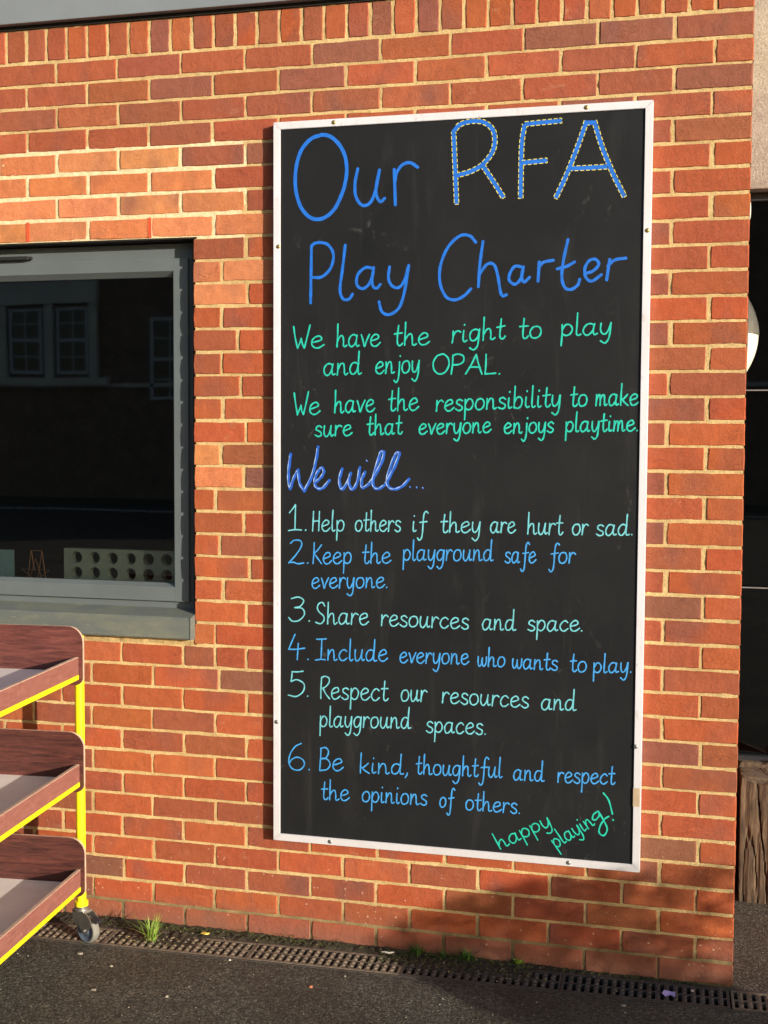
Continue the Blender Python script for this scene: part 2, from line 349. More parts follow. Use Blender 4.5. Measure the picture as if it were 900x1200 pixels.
WORDS = [
    (3, 'We', 62.7, 1614.4, 168.3, 1613.1, 42.2, 'green'),
    (3, 'have', 208.9, 1616.1, 354.0, 1617.0, 41.8, 'green'),
    (3, 'the', 398.7, 1617.8, 513.9, 1619.1, 41.4, 'green'),
    (3, 'right', 583.4, 1623.7, 752.4, 1635.4, 40.9, 'green'),
    (3, 'to', 794.6, 1634.8, 862.4, 1635.3, 40.4, 'green'),
    (3, 'play', 921.3, 1639.9, 1072.4, 1643.9, 38.8, 'green'),
    (4, 'and', 167.0, 1525.7, 293.7, 1529.7, 42.1, 'green'),
    (4, 'enjoy', 338.8, 1529.4, 480.3, 1533.8, 41.6, 'green'),
    (4, 'OPAL.', 522.3, 1528.1, 736.6, 1526.0, 35.8, 'green'),
    (5, 'We', 65.8, 1400.3, 156.4, 1401.8, 42.6, 'green'),
    (5, 'have', 202.3, 1406.0, 337.9, 1410.9, 42.2, 'green'),
    (5, 'the', 382.2, 1412.3, 480.4, 1415.8, 41.7, 'green'),
    (5, 'responsibility', 535.1, 1411.0, 922.9, 1427.2, 38.6, 'green'),
    (5, 'to', 954.7, 1426.4, 1004.2, 1427.8, 38.9, 'green'),
    (5, 'make', 1030.2, 1429.1, 1158.3, 1430.4, 37.5, 'green'),
    (6, 'sure', 138.2, 1330.5, 263.5, 1334.6, 38.3, 'green'),
    (6, 'that', 312.5, 1336.2, 428.0, 1340.3, 37.9, 'green'),
    (6, 'everyone', 481.0, 1339.1, 711.5, 1346.4, 36.2, 'green'),
    (6, 'enjoys', 750.7, 1343.1, 903.1, 1347.3, 35.5, 'green'),
    (6, 'playtime.', 939.9, 1348.8, 1156.2, 1353.2, 35.1, 'green'),
    (8, '1.', 51.3, 1025.5, 109.3, 1026.9, 43.0, 'pale'),
    (8, 'Help', 130.0, 1026.0, 237.0, 1027.8, 37.3, 'pale'),
    (8, 'others', 274.1, 1029.4, 423.6, 1031.6, 37.0, 'pale'),
    (8, 'if', 461.2, 1031.8, 512.1, 1033.0, 36.6, 'pale'),
    (8, 'they', 554.2, 1031.3, 679.0, 1034.2, 36.3, 'pale'),
    (8, 'are', 711.3, 1034.3, 791.1, 1036.2, 36.0, 'pale'),
    (8, 'hurt', 826.5, 1032.9, 937.3, 1034.2, 37.0, 'pale'),
    (8, 'or', 965.1, 1034.2, 1013.5, 1035.4, 35.4, 'pale'),
    (8, 'sad.', 1037.6, 1033.2, 1146.1, 1037.9, 35.2, 'pale'),
    (9, '2.', 49.9, 918.1, 116.8, 920.1, 41.8, 'blue'),
    (9, 'Keep', 131.6, 919.8, 261.5, 923.8, 38.9, 'blue'),
    (9, 'the', 298.5, 926.3, 393.5, 929.2, 37.1, 'blue'),
    (9, 'playground', 432.0, 939.4, 722.2, 947.0, 36.7, 'blue'),
    (9, 'safe', 758.0, 941.7, 855.9, 944.6, 36.0, 'blue'),
    (9, 'for', 895.9, 944.5, 976.1, 946.9, 35.6, 'blue'),
    (10, 'everyone.', 128.1, 839.5, 381.1, 850.6, 36.2, 'blue'),
    (11, '3.', 50.1, 728.5, 122.4, 731.5, 43.4, 'pale'),
    (11, 'Share', 140.9, 724.4, 321.1, 729.3, 39.0, 'pale'),
    (11, 'resources', 360.9, 728.2, 645.1, 728.8, 37.1, 'pale'),
    (11, 'and', 688.5, 729.3, 795.4, 731.1, 36.3, 'pale'),
    (11, 'space.', 831.6, 731.9, 1000.0, 737.9, 34.7, 'pale'),
    (12, '4.', 47.9, 602.0, 118.9, 605.6, 45.0, 'blue'),
    (12, 'Include', 141.9, 605.3, 384.6, 613.8, 39.1, 'blue'),
    (12, 'everyone', 423.4, 611.6, 648.3, 617.0, 35.7, 'blue'),
    (12, 'who', 676.0, 612.7, 761.7, 614.9, 33.8, 'blue'),
    (12, 'wants', 785.4, 611.8, 925.6, 612.6, 33.6, 'blue'),
    (12, 'to', 964.9, 611.1, 1014.3, 612.2, 34.5, 'blue'),
    (12, 'play.', 1035.1, 610.5, 1149.8, 617.9, 33.1, 'blue'),
    (13, '5.', 48.7, 480.3, 117.6, 484.3, 45.2, 'pale'),
    (13, 'Respect', 157.0, 480.1, 386.7, 486.2, 40.6, 'pale'),
    (13, 'our', 428.4, 487.9, 513.4, 491.4, 38.6, 'pale'),
    (13, 'resources', 562.2, 490.1, 836.7, 489.8, 36.9, 'pale'),
    (13, 'and', 877.2, 486.5, 985.5, 490.8, 36.2, 'pale'),
    (14, 'playground', 156.5, 387.4, 462.0, 401.1, 38.0, 'pale'),
    (14, 'spaces.', 511.3, 392.2, 702.8, 397.0, 37.2, 'pale'),
    (15, '6.', 49.2, 236.9, 122.8, 242.2, 48.4, 'blue'),
    (15, 'Be', 154.8, 242.3, 238.2, 248.3, 42.3, 'blue'),
    (15, 'kind,', 291.9, 244.7, 451.6, 251.1, 36.4, 'blue'),
    (15, 'thoughtful', 480.0, 254.7, 757.7, 263.3, 35.9, 'blue'),
    (15, 'and', 792.3, 258.6, 890.1, 261.5, 35.3, 'blue'),
    (15, 'respect', 930.4, 260.9, 1107.6, 267.7, 35.0, 'blue'),
    (16, 'the', 162.8, 147.1, 258.6, 150.8, 36.8, 'blue'),
    (16, 'opinions', 300.8, 151.1, 515.0, 156.1, 36.5, 'blue'),
    (16, 'of', 557.4, 152.8, 605.7, 156.6, 34.5, 'blue'),
    (16, 'others.', 641.0, 152.1, 813.7, 152.9, 34.4, 'blue'),
    (17, 'happy', 752.3, 32.3, 914.8, 123.8, 27.4, 'mint'),
    (17, 'playin', 930.0, 51.6, 1049.3, 137.3, 27.1, 'mint'),
]
TITLE = {
    'O': [[(159.2, 2283.5), (125.2, 2273.2), (94.9, 2242.7), (78.3, 2200.8), (72.2, 2151.0), (76.1, 2104.3), (91.4, 2060.7), (118.1, 2029.6), (148.4, 2019.9), (178.6, 2028.8), (204.9, 2052.7), (223.6, 2087.5), (236.2, 2122.4), (242.8, 2164.6), (238.9, 2207.2), (223.1, 2243.3), (196.8, 2271.6), (174.2, 2282.0), (157.7, 2283.5)]],
    'u': [[(279.2, 2172.1), (270.5, 2128.0), (273.6, 2085.4), (294.6, 2058.4), (320.5, 2065.8), (338.8, 2107.4), (349.6, 2165.3)], [(349.6, 2163.9), (338.8, 2110.9), (341.9, 2082.6), (353.8, 2067.3), (367.0, 2076.6)]],
    'r': [[(397.3, 2164.4), (399.8, 2108.2), (401.6, 2055.5)], [(400.4, 2129.3), (404.7, 2153.6), (422.8, 2177.2), (448.3, 2183.0), (472.3, 2167.9)]],
    'R': [[(585.2, 2275.3), (591.0, 2162.3), (596.8, 2049.0)], [(585.2, 2271.4), (607.5, 2291.9), (647.3, 2299.0), (685.5, 2290.7), (711.2, 2260.8), (710.1, 2210.7), (680.4, 2169.7), (640.8, 2147.6), (596.8, 2137.1)], [(676.5, 2164.5), (712.8, 2110.2), (743.4, 2062.5)]],
    'F': [[(805.2, 2281.0), (796.6, 2214.0), (795.3, 2058.8)], [(805.2, 2281.0), (859.6, 2283.3), (917.5, 2285.4)], [(797.2, 2165.7), (837.8, 2167.5), (875.0, 2169.6)]],
    'A': [[(991.8, 2281.2), (966.9, 2209.1), (935.1, 2127.1), (901.3, 2054.4)], [(1013.8, 2280.0), (1038.6, 2201.7), (1072.4, 2120.8), (1107.5, 2050.5)], [(944.8, 2141.8), (1000.0, 2141.5), (1054.7, 2142.0)], [(990.3, 2275.3), (1002.5, 2274.6), (1014.7, 2273.9)]],
    'P': [[(126.8, 1937.4), (125.6, 1839.7), (124.3, 1756.8)], [(126.8, 1936.0), (136.3, 1944.0), (156.6, 1946.8), (183.5, 1937.7), (200.2, 1906.3), (190.9, 1865.4), (162.0, 1838.7), (129.2, 1837.5)]],
    'l': [[(239.0, 1935.9), (230.6, 1864.3), (222.2, 1796.0), (233.1, 1766.9), (252.5, 1766.5), (263.3, 1781.3)]],
    'a': [[(330.8, 1860.2), (305.8, 1863.6), (280.9, 1842.5), (277.5, 1811.8), (295.4, 1797.7), (316.8, 1810.8), (329.5, 1841.2), (332.2, 1862.9)], [(332.2, 1862.9), (327.4, 1824.2), (331.1, 1803.7), (343.2, 1798.6), (354.5, 1809.9)]],
    'y': [[(383.9, 1863.5), (380.6, 1829.6), (391.3, 1805.6), (412.5, 1798.3), (431.4, 1818.2), (445.8, 1866.5)], [(445.8, 1866.5), (433.7, 1791.0), (416.4, 1737.1), (384.8, 1715.3), (359.9, 1724.6), (350.5, 1755.5)]],
    'C': [[(657.9, 1931.2), (638.4, 1951.4), (607.9, 1952.4), (571.9, 1920.7), (548.0, 1866.3), (546.0, 1811.2), (565.1, 1767.3), (593.5, 1756.5), (621.7, 1767.7), (644.0, 1789.1)]],
    'h': [[(680.2, 1932.8), (671.3, 1862.8), (667.2, 1794.9)], [(669.2, 1831.6), (692.9, 1862.2), (714.4, 1861.6), (726.7, 1830.1), (736.0, 1779.2), (743.2, 1765.7), (755.1, 1768.6)]],
    'a2': [[(802.3, 1851.4), (780.2, 1854.3), (764.7, 1833.0), (763.3, 1812.0), (780.8, 1799.9), (798.8, 1816.6), (806.2, 1851.3)], [(806.2, 1851.3), (800.3, 1824.3), (808.3, 1806.2), (825.5, 1819.7)]],
    'r2': [[(854.6, 1865.4), (851.4, 1807.5)], [(852.5, 1846.1), (866.3, 1863.5), (897.4, 1869.5)]],
    't': [[(940.7, 1929.7), (928.4, 1870.9), (923.7, 1817.2), (933.4, 1786.2), (952.8, 1780.3), (971.9, 1792.9), (977.8, 1809.7)], [(909.4, 1843.0), (936.4, 1849.2), (961.7, 1862.3)]],
    'e': [[(994.5, 1826.9), (1017.4, 1833.9), (1033.9, 1852.6), (1024.5, 1868.1), (1005.4, 1864.8), (992.7, 1842.2), (996.2, 1815.3), (1014.0, 1803.4), (1042.0, 1821.8)]],
    'r3': [[(1066.4, 1866.9), (1058.2, 1806.1)], [(1061.4, 1848.0), (1081.6, 1864.9), (1114.1, 1869.3)]],
    'W1': [[(57.7, 1273.1), (51.3, 1224.0), (50.7, 1187.2), (55.9, 1160.8)], [(55.9, 1160.8), (68.8, 1196.6), (83.6, 1222.5)], [(83.6, 1222.5), (88.1, 1181.5), (104.2, 1154.2)], [(104.2, 1154.2), (129.8, 1203.5), (142.5, 1249.5), (150.7, 1297.1)]],
    'e1': [[(140.7, 1182.3), (158.6, 1197.8), (170.0, 1216.3), (163.6, 1230.2), (149.0, 1216.0), (139.4, 1188.4), (144.6, 1167.1), (165.0, 1164.3), (189.2, 1190.3)]],
    'w1': [[(231.5, 1227.3), (222.2, 1192.6), (229.9, 1162.3), (248.7, 1183.8), (260.0, 1214.3)], [(258.7, 1211.3), (253.8, 1183.9), (265.2, 1161.6), (282.1, 1187.4), (290.1, 1232.9)]],
    'i1': [[(307.1, 1217.9), (296.5, 1193.6), (297.9, 1169.4), (316.7, 1177.6), (335.3, 1200.2)]],
    'l1': [[(335.3, 1200.2), (360.0, 1245.7), (369.1, 1278.9), (359.8, 1283.0), (350.6, 1257.6), (335.3, 1203.2), (335.4, 1174.2), (351.1, 1165.4), (372.8, 1178.4)]],
    'l2': [[(372.8, 1178.4), (397.4, 1222.1), (418.7, 1273.3), (412.5, 1281.0), (400.2, 1261.1), (382.0, 1206.8), (382.1, 1176.7), (400.8, 1165.0), (428.6, 1174.4), (451.2, 1197.5)]],
    'dots': [[(312.5, 1255.4), (313.8, 1253.0)], [(454.5, 1173.6), (455.7, 1171.8)], [(476.0, 1172.7), (477.2, 1171.0)], [(495.6, 1171.2), (496.9, 1169.5)]],
    'bang': [[(1073.2, 238.1), (1089.7, 216.8), (1101.9, 175.0)], [(1104.0, 157.3), (1104.6, 155.6)]],
    'g1': [[(1056.8, 179.7), (1044.2, 168.5), (1041.5, 153.4), (1051.4, 153.0), (1061.6, 167.0), (1059.1, 179.9)], [(1059.1, 179.9), (1073.4, 156.0), (1086.5, 127.3), (1077.1, 105.7), (1062.5, 112.2), (1065.0, 134.5), (1078.0, 156.4), (1090.5, 166.4)]],
}
SCREWS = [(200.9, 2320.9), (990.0, 2327.6), (1175.8, 1948.5), (16.6, 1937.6), (11.1, 395.0), (1168.8, 390.6), (194.8, 8.9), (969.3, 11.3)]
rnd = random.Random(7)
# ------------------------------------------------------------------ ground
DN0, DNs, DW = -0.150, 0.027, 0.132                     # near edge of the drain at x=0, its slope, its width
def near(x): return DN0 + DNs * x
def far(x): return near(x) + DW
g = MB(); xa, xb = -4.0, 1.3; R_ = 160
g.add([(-R_, -R_, 0), (R_, -R_, 0), (R_, near(xb), 0), (xb, near(xb), 0), (xa, near(xa), 0), (-R_, near(xa), 0)], [(0, 1, 2, 3, 4, 5)])
g.add([(-R_, far(xa), 0), (xa, far(xa), 0), (xb, far(xb), 0), (R_, far(xb), 0), (R_, R_, 0), (-R_, R_, 0)], [(0, 1, 2, 3, 4, 5)])
g.add([(-R_, near(xa), 0), (xa, near(xa), 0), (xa, far(xa), 0), (-R_, far(xa), 0)], [(0, 1, 2, 3)])
g.add([(xb, near(xb), 0), (R_, near(xb), 0), (R_, far(xb), 0), (xb, far(xb), 0)], [(0, 1, 2, 3)])
g.build('ground', M['asphalt'], kind='structure')
MB().box((-40, -21.7, .001), (6, -21.4, .004)).build('playground_line', M['line'], kind='structure')

# ------------------------------------------------------------------ the brick wall
wall = empty('brick_wall', (0, 0, 0), 0, 'sunlit red brick wall with pale sandy joints carrying the window and the blackboard', 'wall')
OPL, OPR, OPT, OPB = -3.4, -1.758, 2.325, 0.975         # window opening
WL = -3.9
cache = {}
def brick_mesh(L, H, v, depth=.10, mat='brick'):
    key = (round(L, 3), round(H, 3), v, depth, mat)
    if key in cache: return cache[key]
    r = random.Random(hash((round(L * 200), round(H * 200), v)) & 0xffff)
    hl, hh = L / 2, H / 2; n = max(2, round(L / .045)); m = 2 if H < .08 else 3
    P = [(-hl + L * i / n, -hh) for i in range(n)] + [(hl, -hh + H * i / m) for i in range(m)] + [(hl - L * i / n, hh) for i in range(n)] + [(-hl, hh - H * i / m) for i in range(m)]
    outer = []; inner = []
    for i, (x, z) in enumerate(P):
        jx, jz = r.uniform(-.0012, .0006), r.uniform(-.0011, .0009)
        corner = abs(abs(x) - hl) < 1e-6 and abs(abs(z) - hh) < 1e-6
        ins = r.uniform(.0012, .0021) * (2.2 if (corner and r.random() < .7) or r.random() < .10 else 1)
        ox, oz = x + jx, z + jz
        outer.append((ox, .0032, oz))
        sx = 1 if abs(x - hl) < 1e-6 else (-1 if abs(x + hl) < 1e-6 else 0); sz = 1 if abs(z - hh) < 1e-6 else (-1 if abs(z + hh) < 1e-6 else 0)
        inner.append((ox - sx * ins, r.uniform(-.0003, .0003), oz - sz * ins))
    back = [(x, depth, z) for x, _, z in outer]
    k = len(P); vs = inner + outer + back; fs = [tuple(range(k))]
    for i in range(k):
        j = (i + 1) % k; fs.append((i, i + k, j + k, j)); fs.append((i + k, i + 2 * k, j + 2 * k, j + k))
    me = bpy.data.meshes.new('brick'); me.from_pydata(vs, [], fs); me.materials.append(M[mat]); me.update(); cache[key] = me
    return me

REDS = [((.385, .082, .030), 5), ((.41, .095, .034), 5), ((.355, .077, .031), 5), ((.32, .080, .036), 4), ((.30, .080, .038), 2), ((.235, .083, .050), .8), ((.42, .11, .042), 1.5)]
ORANGE = [((.60, .215, .085), 3), ((.63, .235, .098), 2), ((.57, .19, .072), 2)]
BROWN = [((.30, .085, .045), 3), ((.34, .085, .038), 3), ((.26, .085, .055), 2), ((.40, .10, .045), 2)]
def pick(tab):
    tot = sum(w for _, w in tab); q = rnd.uniform(0, tot)
    for c, w in tab:
        q -= w
        if q <= 0: break
    return tuple(max(.02, x * rnd.uniform(.92, 1.08)) for x in c)

stuff = MB(); n_parts = [0]
def put_brick(x0, x1, z0, z1, tab, depth=.10):
    L = round((x1 - x0) * 200) / 200 if (x1 - x0) > 0.06 else x1 - x0
    cx, cz = (x0 + x1) / 2, (z0 + z1) / 2
    if x1 == 0.0: cx = -L / 2
    v = rnd.randrange(6); me = brick_mesh(L, z1 - z0, v, depth)
    loc = (cx, rnd.uniform(-.0007, .0007), cz + rnd.uniform(-.0012, .0012)); rot = (rnd.gauss(0, .004), rnd.gauss(0, .0035), rnd.gauss(0, .003))
    if abs(x1 - 0.0) < 1e-6: rot = (rot[0], rot[1] * .4, 0)
    hidden = (-1.42 < cx < -.33 and .42 < cz < 2.62)
    if cx < -2.58 or hidden:
        mt = Matrix.Translation(loc) @ Matrix.Rotation(rot[1], 4, 'Y')
        stuff.add([mt @ vv.co for vv in me.vertices], [tuple(p.vertices) for p in me.polygons]); return
    o = bpy.data.objects.new('brick', me); col.objects.link(o); o.parent = wall
    o.location = loc; o.rotation_euler = rot; o.color = (*pick(tab), 1); n_parts[0] += 1

jamb = {8: 290.7, 9: 262, 10: 293, 11: 262, 12: 281, 13: 262, 14: 285, 15: 263, 16: 291, 17: 261, 18: 289, 19: 254, 20: 288, 21: 259, 22: 295, 23: 263, 24: 291, 25: 253}
G = .010
for k in range(39):
    zb = (38 - k) * .075; z0, z1 = zb + .0045, zb + .0707
    j = [0.0]; x = -.225 if k % 2 == 0 else -.1125
    while x > WL: j.append(x + rnd.uniform(-.0025, .0025)); x -= .225
    j.append(WL)
    if k in jamb:
        js = OPR + (jamb[k] - 228) * .00292
        j = [q for q in j if q > -1.47] + [js, OPR] + [None] + [OPL] + [q for q in j if q < OPL - .06]
    if k == 26: j = sorted([q for q in j] + [-1.685], reverse=True)
    if k == 27: j = [(-1.67 if abs(q + 1.6875) < .01 else q) for q in j]
    gap = .0115 if 4 <= k < 24 else .0085
    for a, b in zip(j, j[1:]):
        if a is None or b is None: continue
        if b == OPL: continue
        xl = b + (0 if b in (OPR, WL) else gap / 2); xr = a - (0 if a in (0.0, OPL) else gap / 2)
        if xr - xl < .02: continue
        tab = REDS
        if 4 <= k <= 7 and a < (-1.79, -1.67, -1.56, -1.45)[k - 4]: tab = ORANGE
        elif k in (9, 10, 18, 17, 22, 24) and a < -1.4 and b > -1.8 and rnd.random() < .7: tab = ORANGE if k < 19 else REDS
        elif k < 5: tab = BROWN
        dz = .0015 if 4 <= k <= 7 and a < -1.5 else 0
        put_brick(xl, xr, z0 + dz, z1 - dz, tab, .215 if (a == 0.0 and k % 2) else .10)
# brick on edge course under the fascia
x = 0.0; xs = [0.0, -.11]
while xs[-1] > WL: xs.append(xs[-1] - .075)
for a, b in zip(xs, xs[1:]):
    put_brick(b + .005, a - (0 if a == 0 else .005), 2.931, 3.036, BROWN if rnd.random() < .3 else REDS)
# return face round the corner
for k in range(39):
    zb = (38 - k) * .075; y = .225 if k % 2 else .1125
    while y < .93:
        y1 = min(y + .215, .945)
        stuff.box((-.08, y, zb + .005), (0, y1, zb + .070)); y += .225
stuff.build('brick_infill', M['brick_far'], wall, kind='stuff')
for xv in (-2.3625, -1.9125):
    m = MB(); m.box((xv - .005, -.0005, 2.330), (xv + .005, .01, 2.396))
    for i in range(8): m.box((xv - .0062, -.0025, 2.332 + i * .008), (xv + .0062, -.0004, 2.336 + i * .008))
    m.build('weep_vent', M['weep'], wall)
print('BRICK PARTS', n_parts[0])

def mortar_sheet():
    s = .0085; xs_ = []; x = WL
    while x < -.004: xs_.append(x); x += s
    xs_.append(-.0028)
    nz = int(3.05 / s); zs = [i * 3.05 / nz for i in range(nz + 1)]
    # keep exact lines at the opening
    def snap(arr, val):
        i = min(range(len(arr)), key=lambda q: abs(arr[q] - val)); arr[i] = val
    snap(xs_, OPR + .006); snap(xs_, OPL - .006); snap(zs, OPT + .002); snap(zs, OPB)
    vs = []; nx = len(xs_)
    for z in zs:
        for x in xs_:
            h = noise.noise(Vector((x * 55, 0, z * 55))) * .0017 + noise.noise(Vector((x * 14, 7, z * 14))) * .0011 + noise.noise(Vector((x * 130, 3, z * 130))) * .0006
            vs.append((x, .0026 + h * 1.15, z))
    fs = []
    for i in range(len(zs) - 1):
        zi = (zs[i] + zs[i + 1]) / 2
        for q in range(nx - 1):
            xm = (xs_[q] + xs_[q + 1]) / 2
            if OPL - .006 < xm < OPR + .006 and OPB < zi < OPT + .002: continue
            if -1.40 < xm < -.36 and .45 < zi < 2.58: continue
            a = i * nx + q; fs.append((a, a + 1, a + nx + 1, a + nx))
    m = MB(); m.add(vs, fs, 0, True)
    # plain bed behind the board, opening edges, corner edge
    m.add([(-1.42, .003, .43), (-.34, .003, .43), (-.34, .003, 2.60), (-1.42, .003, 2.60)], [(0, 1, 2, 3)])
    m.box((OPR + .006, .004, OPB), (OPR + .03, .1, OPT + .002)); m.box((OPL - .03, .004, OPB), (OPL - .006, .1, OPT + .002))
    m.box((-.03, .006, 0), (-.0028, .95, 3.05))
    return m
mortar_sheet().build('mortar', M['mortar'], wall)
c = MB()
c.box((WL, .10, 0), (OPL - .002, .3, 3.3)); c.box((OPR + .002, .10, 0), (-.09, .3, 3.3)); c.box((OPL - .002, .1, 0), (OPR + .002, .3, OPB + .02)); c.box((OPL - .002, .1, OPT), (OPR + .002, .3, 3.3))
c.box((WL, .012, OPB - .03), (OPL - .03, .1, OPB - .01))
c.box((-.09, .3, 0), (-.031, .95, 3.3))
c.build('wall_core', M['mortar'], wall)
# rough mortar bed below the sill
mb_ = MB(); rr = random.Random(3); n = 90
top = [(OPL + .002 + (OPR - OPL - .004) * i / n, rr.uniform(.0, .004)) for i in range(n + 1)]
vs = []; fs = []
for i, (x, d) in enumerate(top): vs += [(x, .02, 1.0), (x, -.001 - d * .5, .9975), (x, -.003 + rr.uniform(-.003, .003), .986 + rr.uniform(-.003, .003)), (x, .004, .972 + rr.uniform(-.005, .003))]
for i in range(n):
    for q in range(3): fs.append((i * 4 + q, i * 4 + q + 1, (i + 1) * 4 + q + 1, (i + 1) * 4 + q))
mb_.add([(x, y, z) for x, y, z in vs], [tuple(reversed(f)) for f in fs]).build('sill_bed', M['mortar'], wall)
# steel lintel lip over the window
MB().box((OPL, -.002, 2.3215), (OPR + .012, .1, 2.3265)).build('lintel', M['void'], wall)

# ------------------------------------------------------------------ fascia
fa = empty('roof_fascia', (-1.5, 0, 3.045), 0, 'grey metal fascia running along the top of the brick wall', 'fascia')
MB().box((-3.0, -.034, .004), (1.55, -.006, .40), bev=.003).build('fascia_board', M['fascia'], fa)
MB().box((-3.0, -.006, -.008), (1.52, .12, .010)).build('shadow_gap_strip', M['void'], fa)  # near-black strip paints the line of shade below the fascia
MB().box((-3.0, -.05, .36), (1.56, .3, .42), bev=.004).build('coping', M['fascia'], fa)

# ------------------------------------------------------------------ window
win = empty('window', (-2.58, .05, .99), 0, 'grey framed casement window with dark glass in the brick wall beside the blackboard', 'window')
def W(x, y, z): return (x + 2.58, y - .05, z - .99)
def frame_ring(m, x0, x1, z0, z1, w, y0, y1, bev=.0022, wt=None, wb=None):
    wt = wt or w; wb = wb or w
    m.box(W(x0, y0, z0), W(x0 + w, y1, z1), bev=bev); m.box(W(x1 - w, y0, z0), W(x1, y1, z1), bev=bev)
    m.box(W(x0 + w - .002, y0 + .0004, z1 - wt), W(x1 - w + .002, y1, z1 - .0004), bev=bev); m.box(W(x0 + w - .002, y0 + .0004, z0 + .0004), W(x1 - w + .002, y1, z0 + wb), bev=bev)
m = MB(); frame_ring(m, OPL + .028, OPR - .026, 1.072, 2.318, .05, .058, .125, wt=.06, wb=.045); m.build('outer_frame', M['frame'], win)
m = MB(); m.box(W(OPR - .03, .066, 1.06), W(OPR - .0005, .12, 2.32)); m.box(W(OPL + .001, .066, 1.06), W(OPL + .03, .12, 2.32)); m.build('sealant', M['black_rubber'], win)
sx0, sx1, sz0, sz1 = -3.36, -1.797, 1.112, 2.266
sash = MB(); frame_ring(sash, sx0, sx1, sz0, sz1, .052, .043, .10, wt=.042, wb=.050)
so = sash.build('sash', M['frame'], win)
# sloping glazing bead
ix0, ix1, iz0, iz1 = sx0 + .052, sx1 - .052, sz0 + .050, sz1 - .042
bd = MB(); q = .010
A = [W(ix0, .0445, iz0), W(ix1, .0445, iz0), W(ix1, .0445, iz1), W(ix0, .0445, iz1)]; B_ = [W(ix0 + q, .066, iz0 + q), W(ix1 - q, .066, iz0 + q), W(ix1 - q, .066, iz1 - q * 1.6), W(ix0 + q, .066, iz1 - q * 1.6)]
Cc = [(p[0], p[1] + .02, p[2]) for p in B_]
bd.add(A + B_ + Cc, [(i, (i + 1) % 4, (i + 1) % 4 + 4, i + 4) for i in range(4)] + [(i + 4, (i + 1) % 4 + 4, (i + 1) % 4 + 8, i + 8) for i in range(4)])
bd.build('glazing_bead', M['frame'], so)
MB().add([W(ix0, .078, iz0), W(ix1, .078, iz0), W(ix1, .078, iz1), W(ix0, .078, iz1)], [(0, 1, 2, 3)]).build('pane', M['glass'], so)
m = MB(); m.box(W(-2.78, .036, 2.276), W(-2.385, .060, 2.289), bev=.003); m.tube([W(-2.385, .048, 2.2825), W(-2.376, .048, 2.2825)], .006, 8)
m.build('trickle_vent', M['black_rubber'], win)
# sill: pressed, sloping top, drip edge, closed end
m = MB(); e0 = OPL + .002; e1 = OPR - .0005
prof = [(.066, 1.090), (-.030, 1.070), (-.034, 1.066), (-.034, 1.000), (-.031, .9965), (-.012, .9965), (-.012, .999), (.066, .999)]
vs = [W(e0, y, z) for y, z in prof] + [W(e1, y, z) for y, z in prof]; nn = len(prof)
m.add(vs, [(i, i + nn, (i + 1) % nn + nn, (i + 1) % nn) for i in range(nn)] + [tuple(range(nn)), tuple(reversed(range(nn, 2 * nn)))])
m.box(W(e1 - .003, -.036, .995), W(e1 + .002, .0, 1.071), bev=.0012)
m.build('sill', M['sill'], win, fix=True)

# room behind the window
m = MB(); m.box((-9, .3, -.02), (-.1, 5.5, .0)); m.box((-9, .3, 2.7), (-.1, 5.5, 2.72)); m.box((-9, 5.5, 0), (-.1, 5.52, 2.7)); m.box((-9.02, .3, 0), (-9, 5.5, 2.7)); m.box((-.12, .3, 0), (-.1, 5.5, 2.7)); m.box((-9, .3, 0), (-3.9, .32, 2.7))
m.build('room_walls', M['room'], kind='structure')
MB().box((OPL + .01, .126, 1.10), (OPR - .01, .36, 1.128), bev=.003).build('inner_sill', simple('inner_sill_paint', (.12, .12, .11), .5), win)
bpy.data.objects['inner_sill'].parent = None; bpy.data.objects['inner_sill']['kind'] = 'structure'
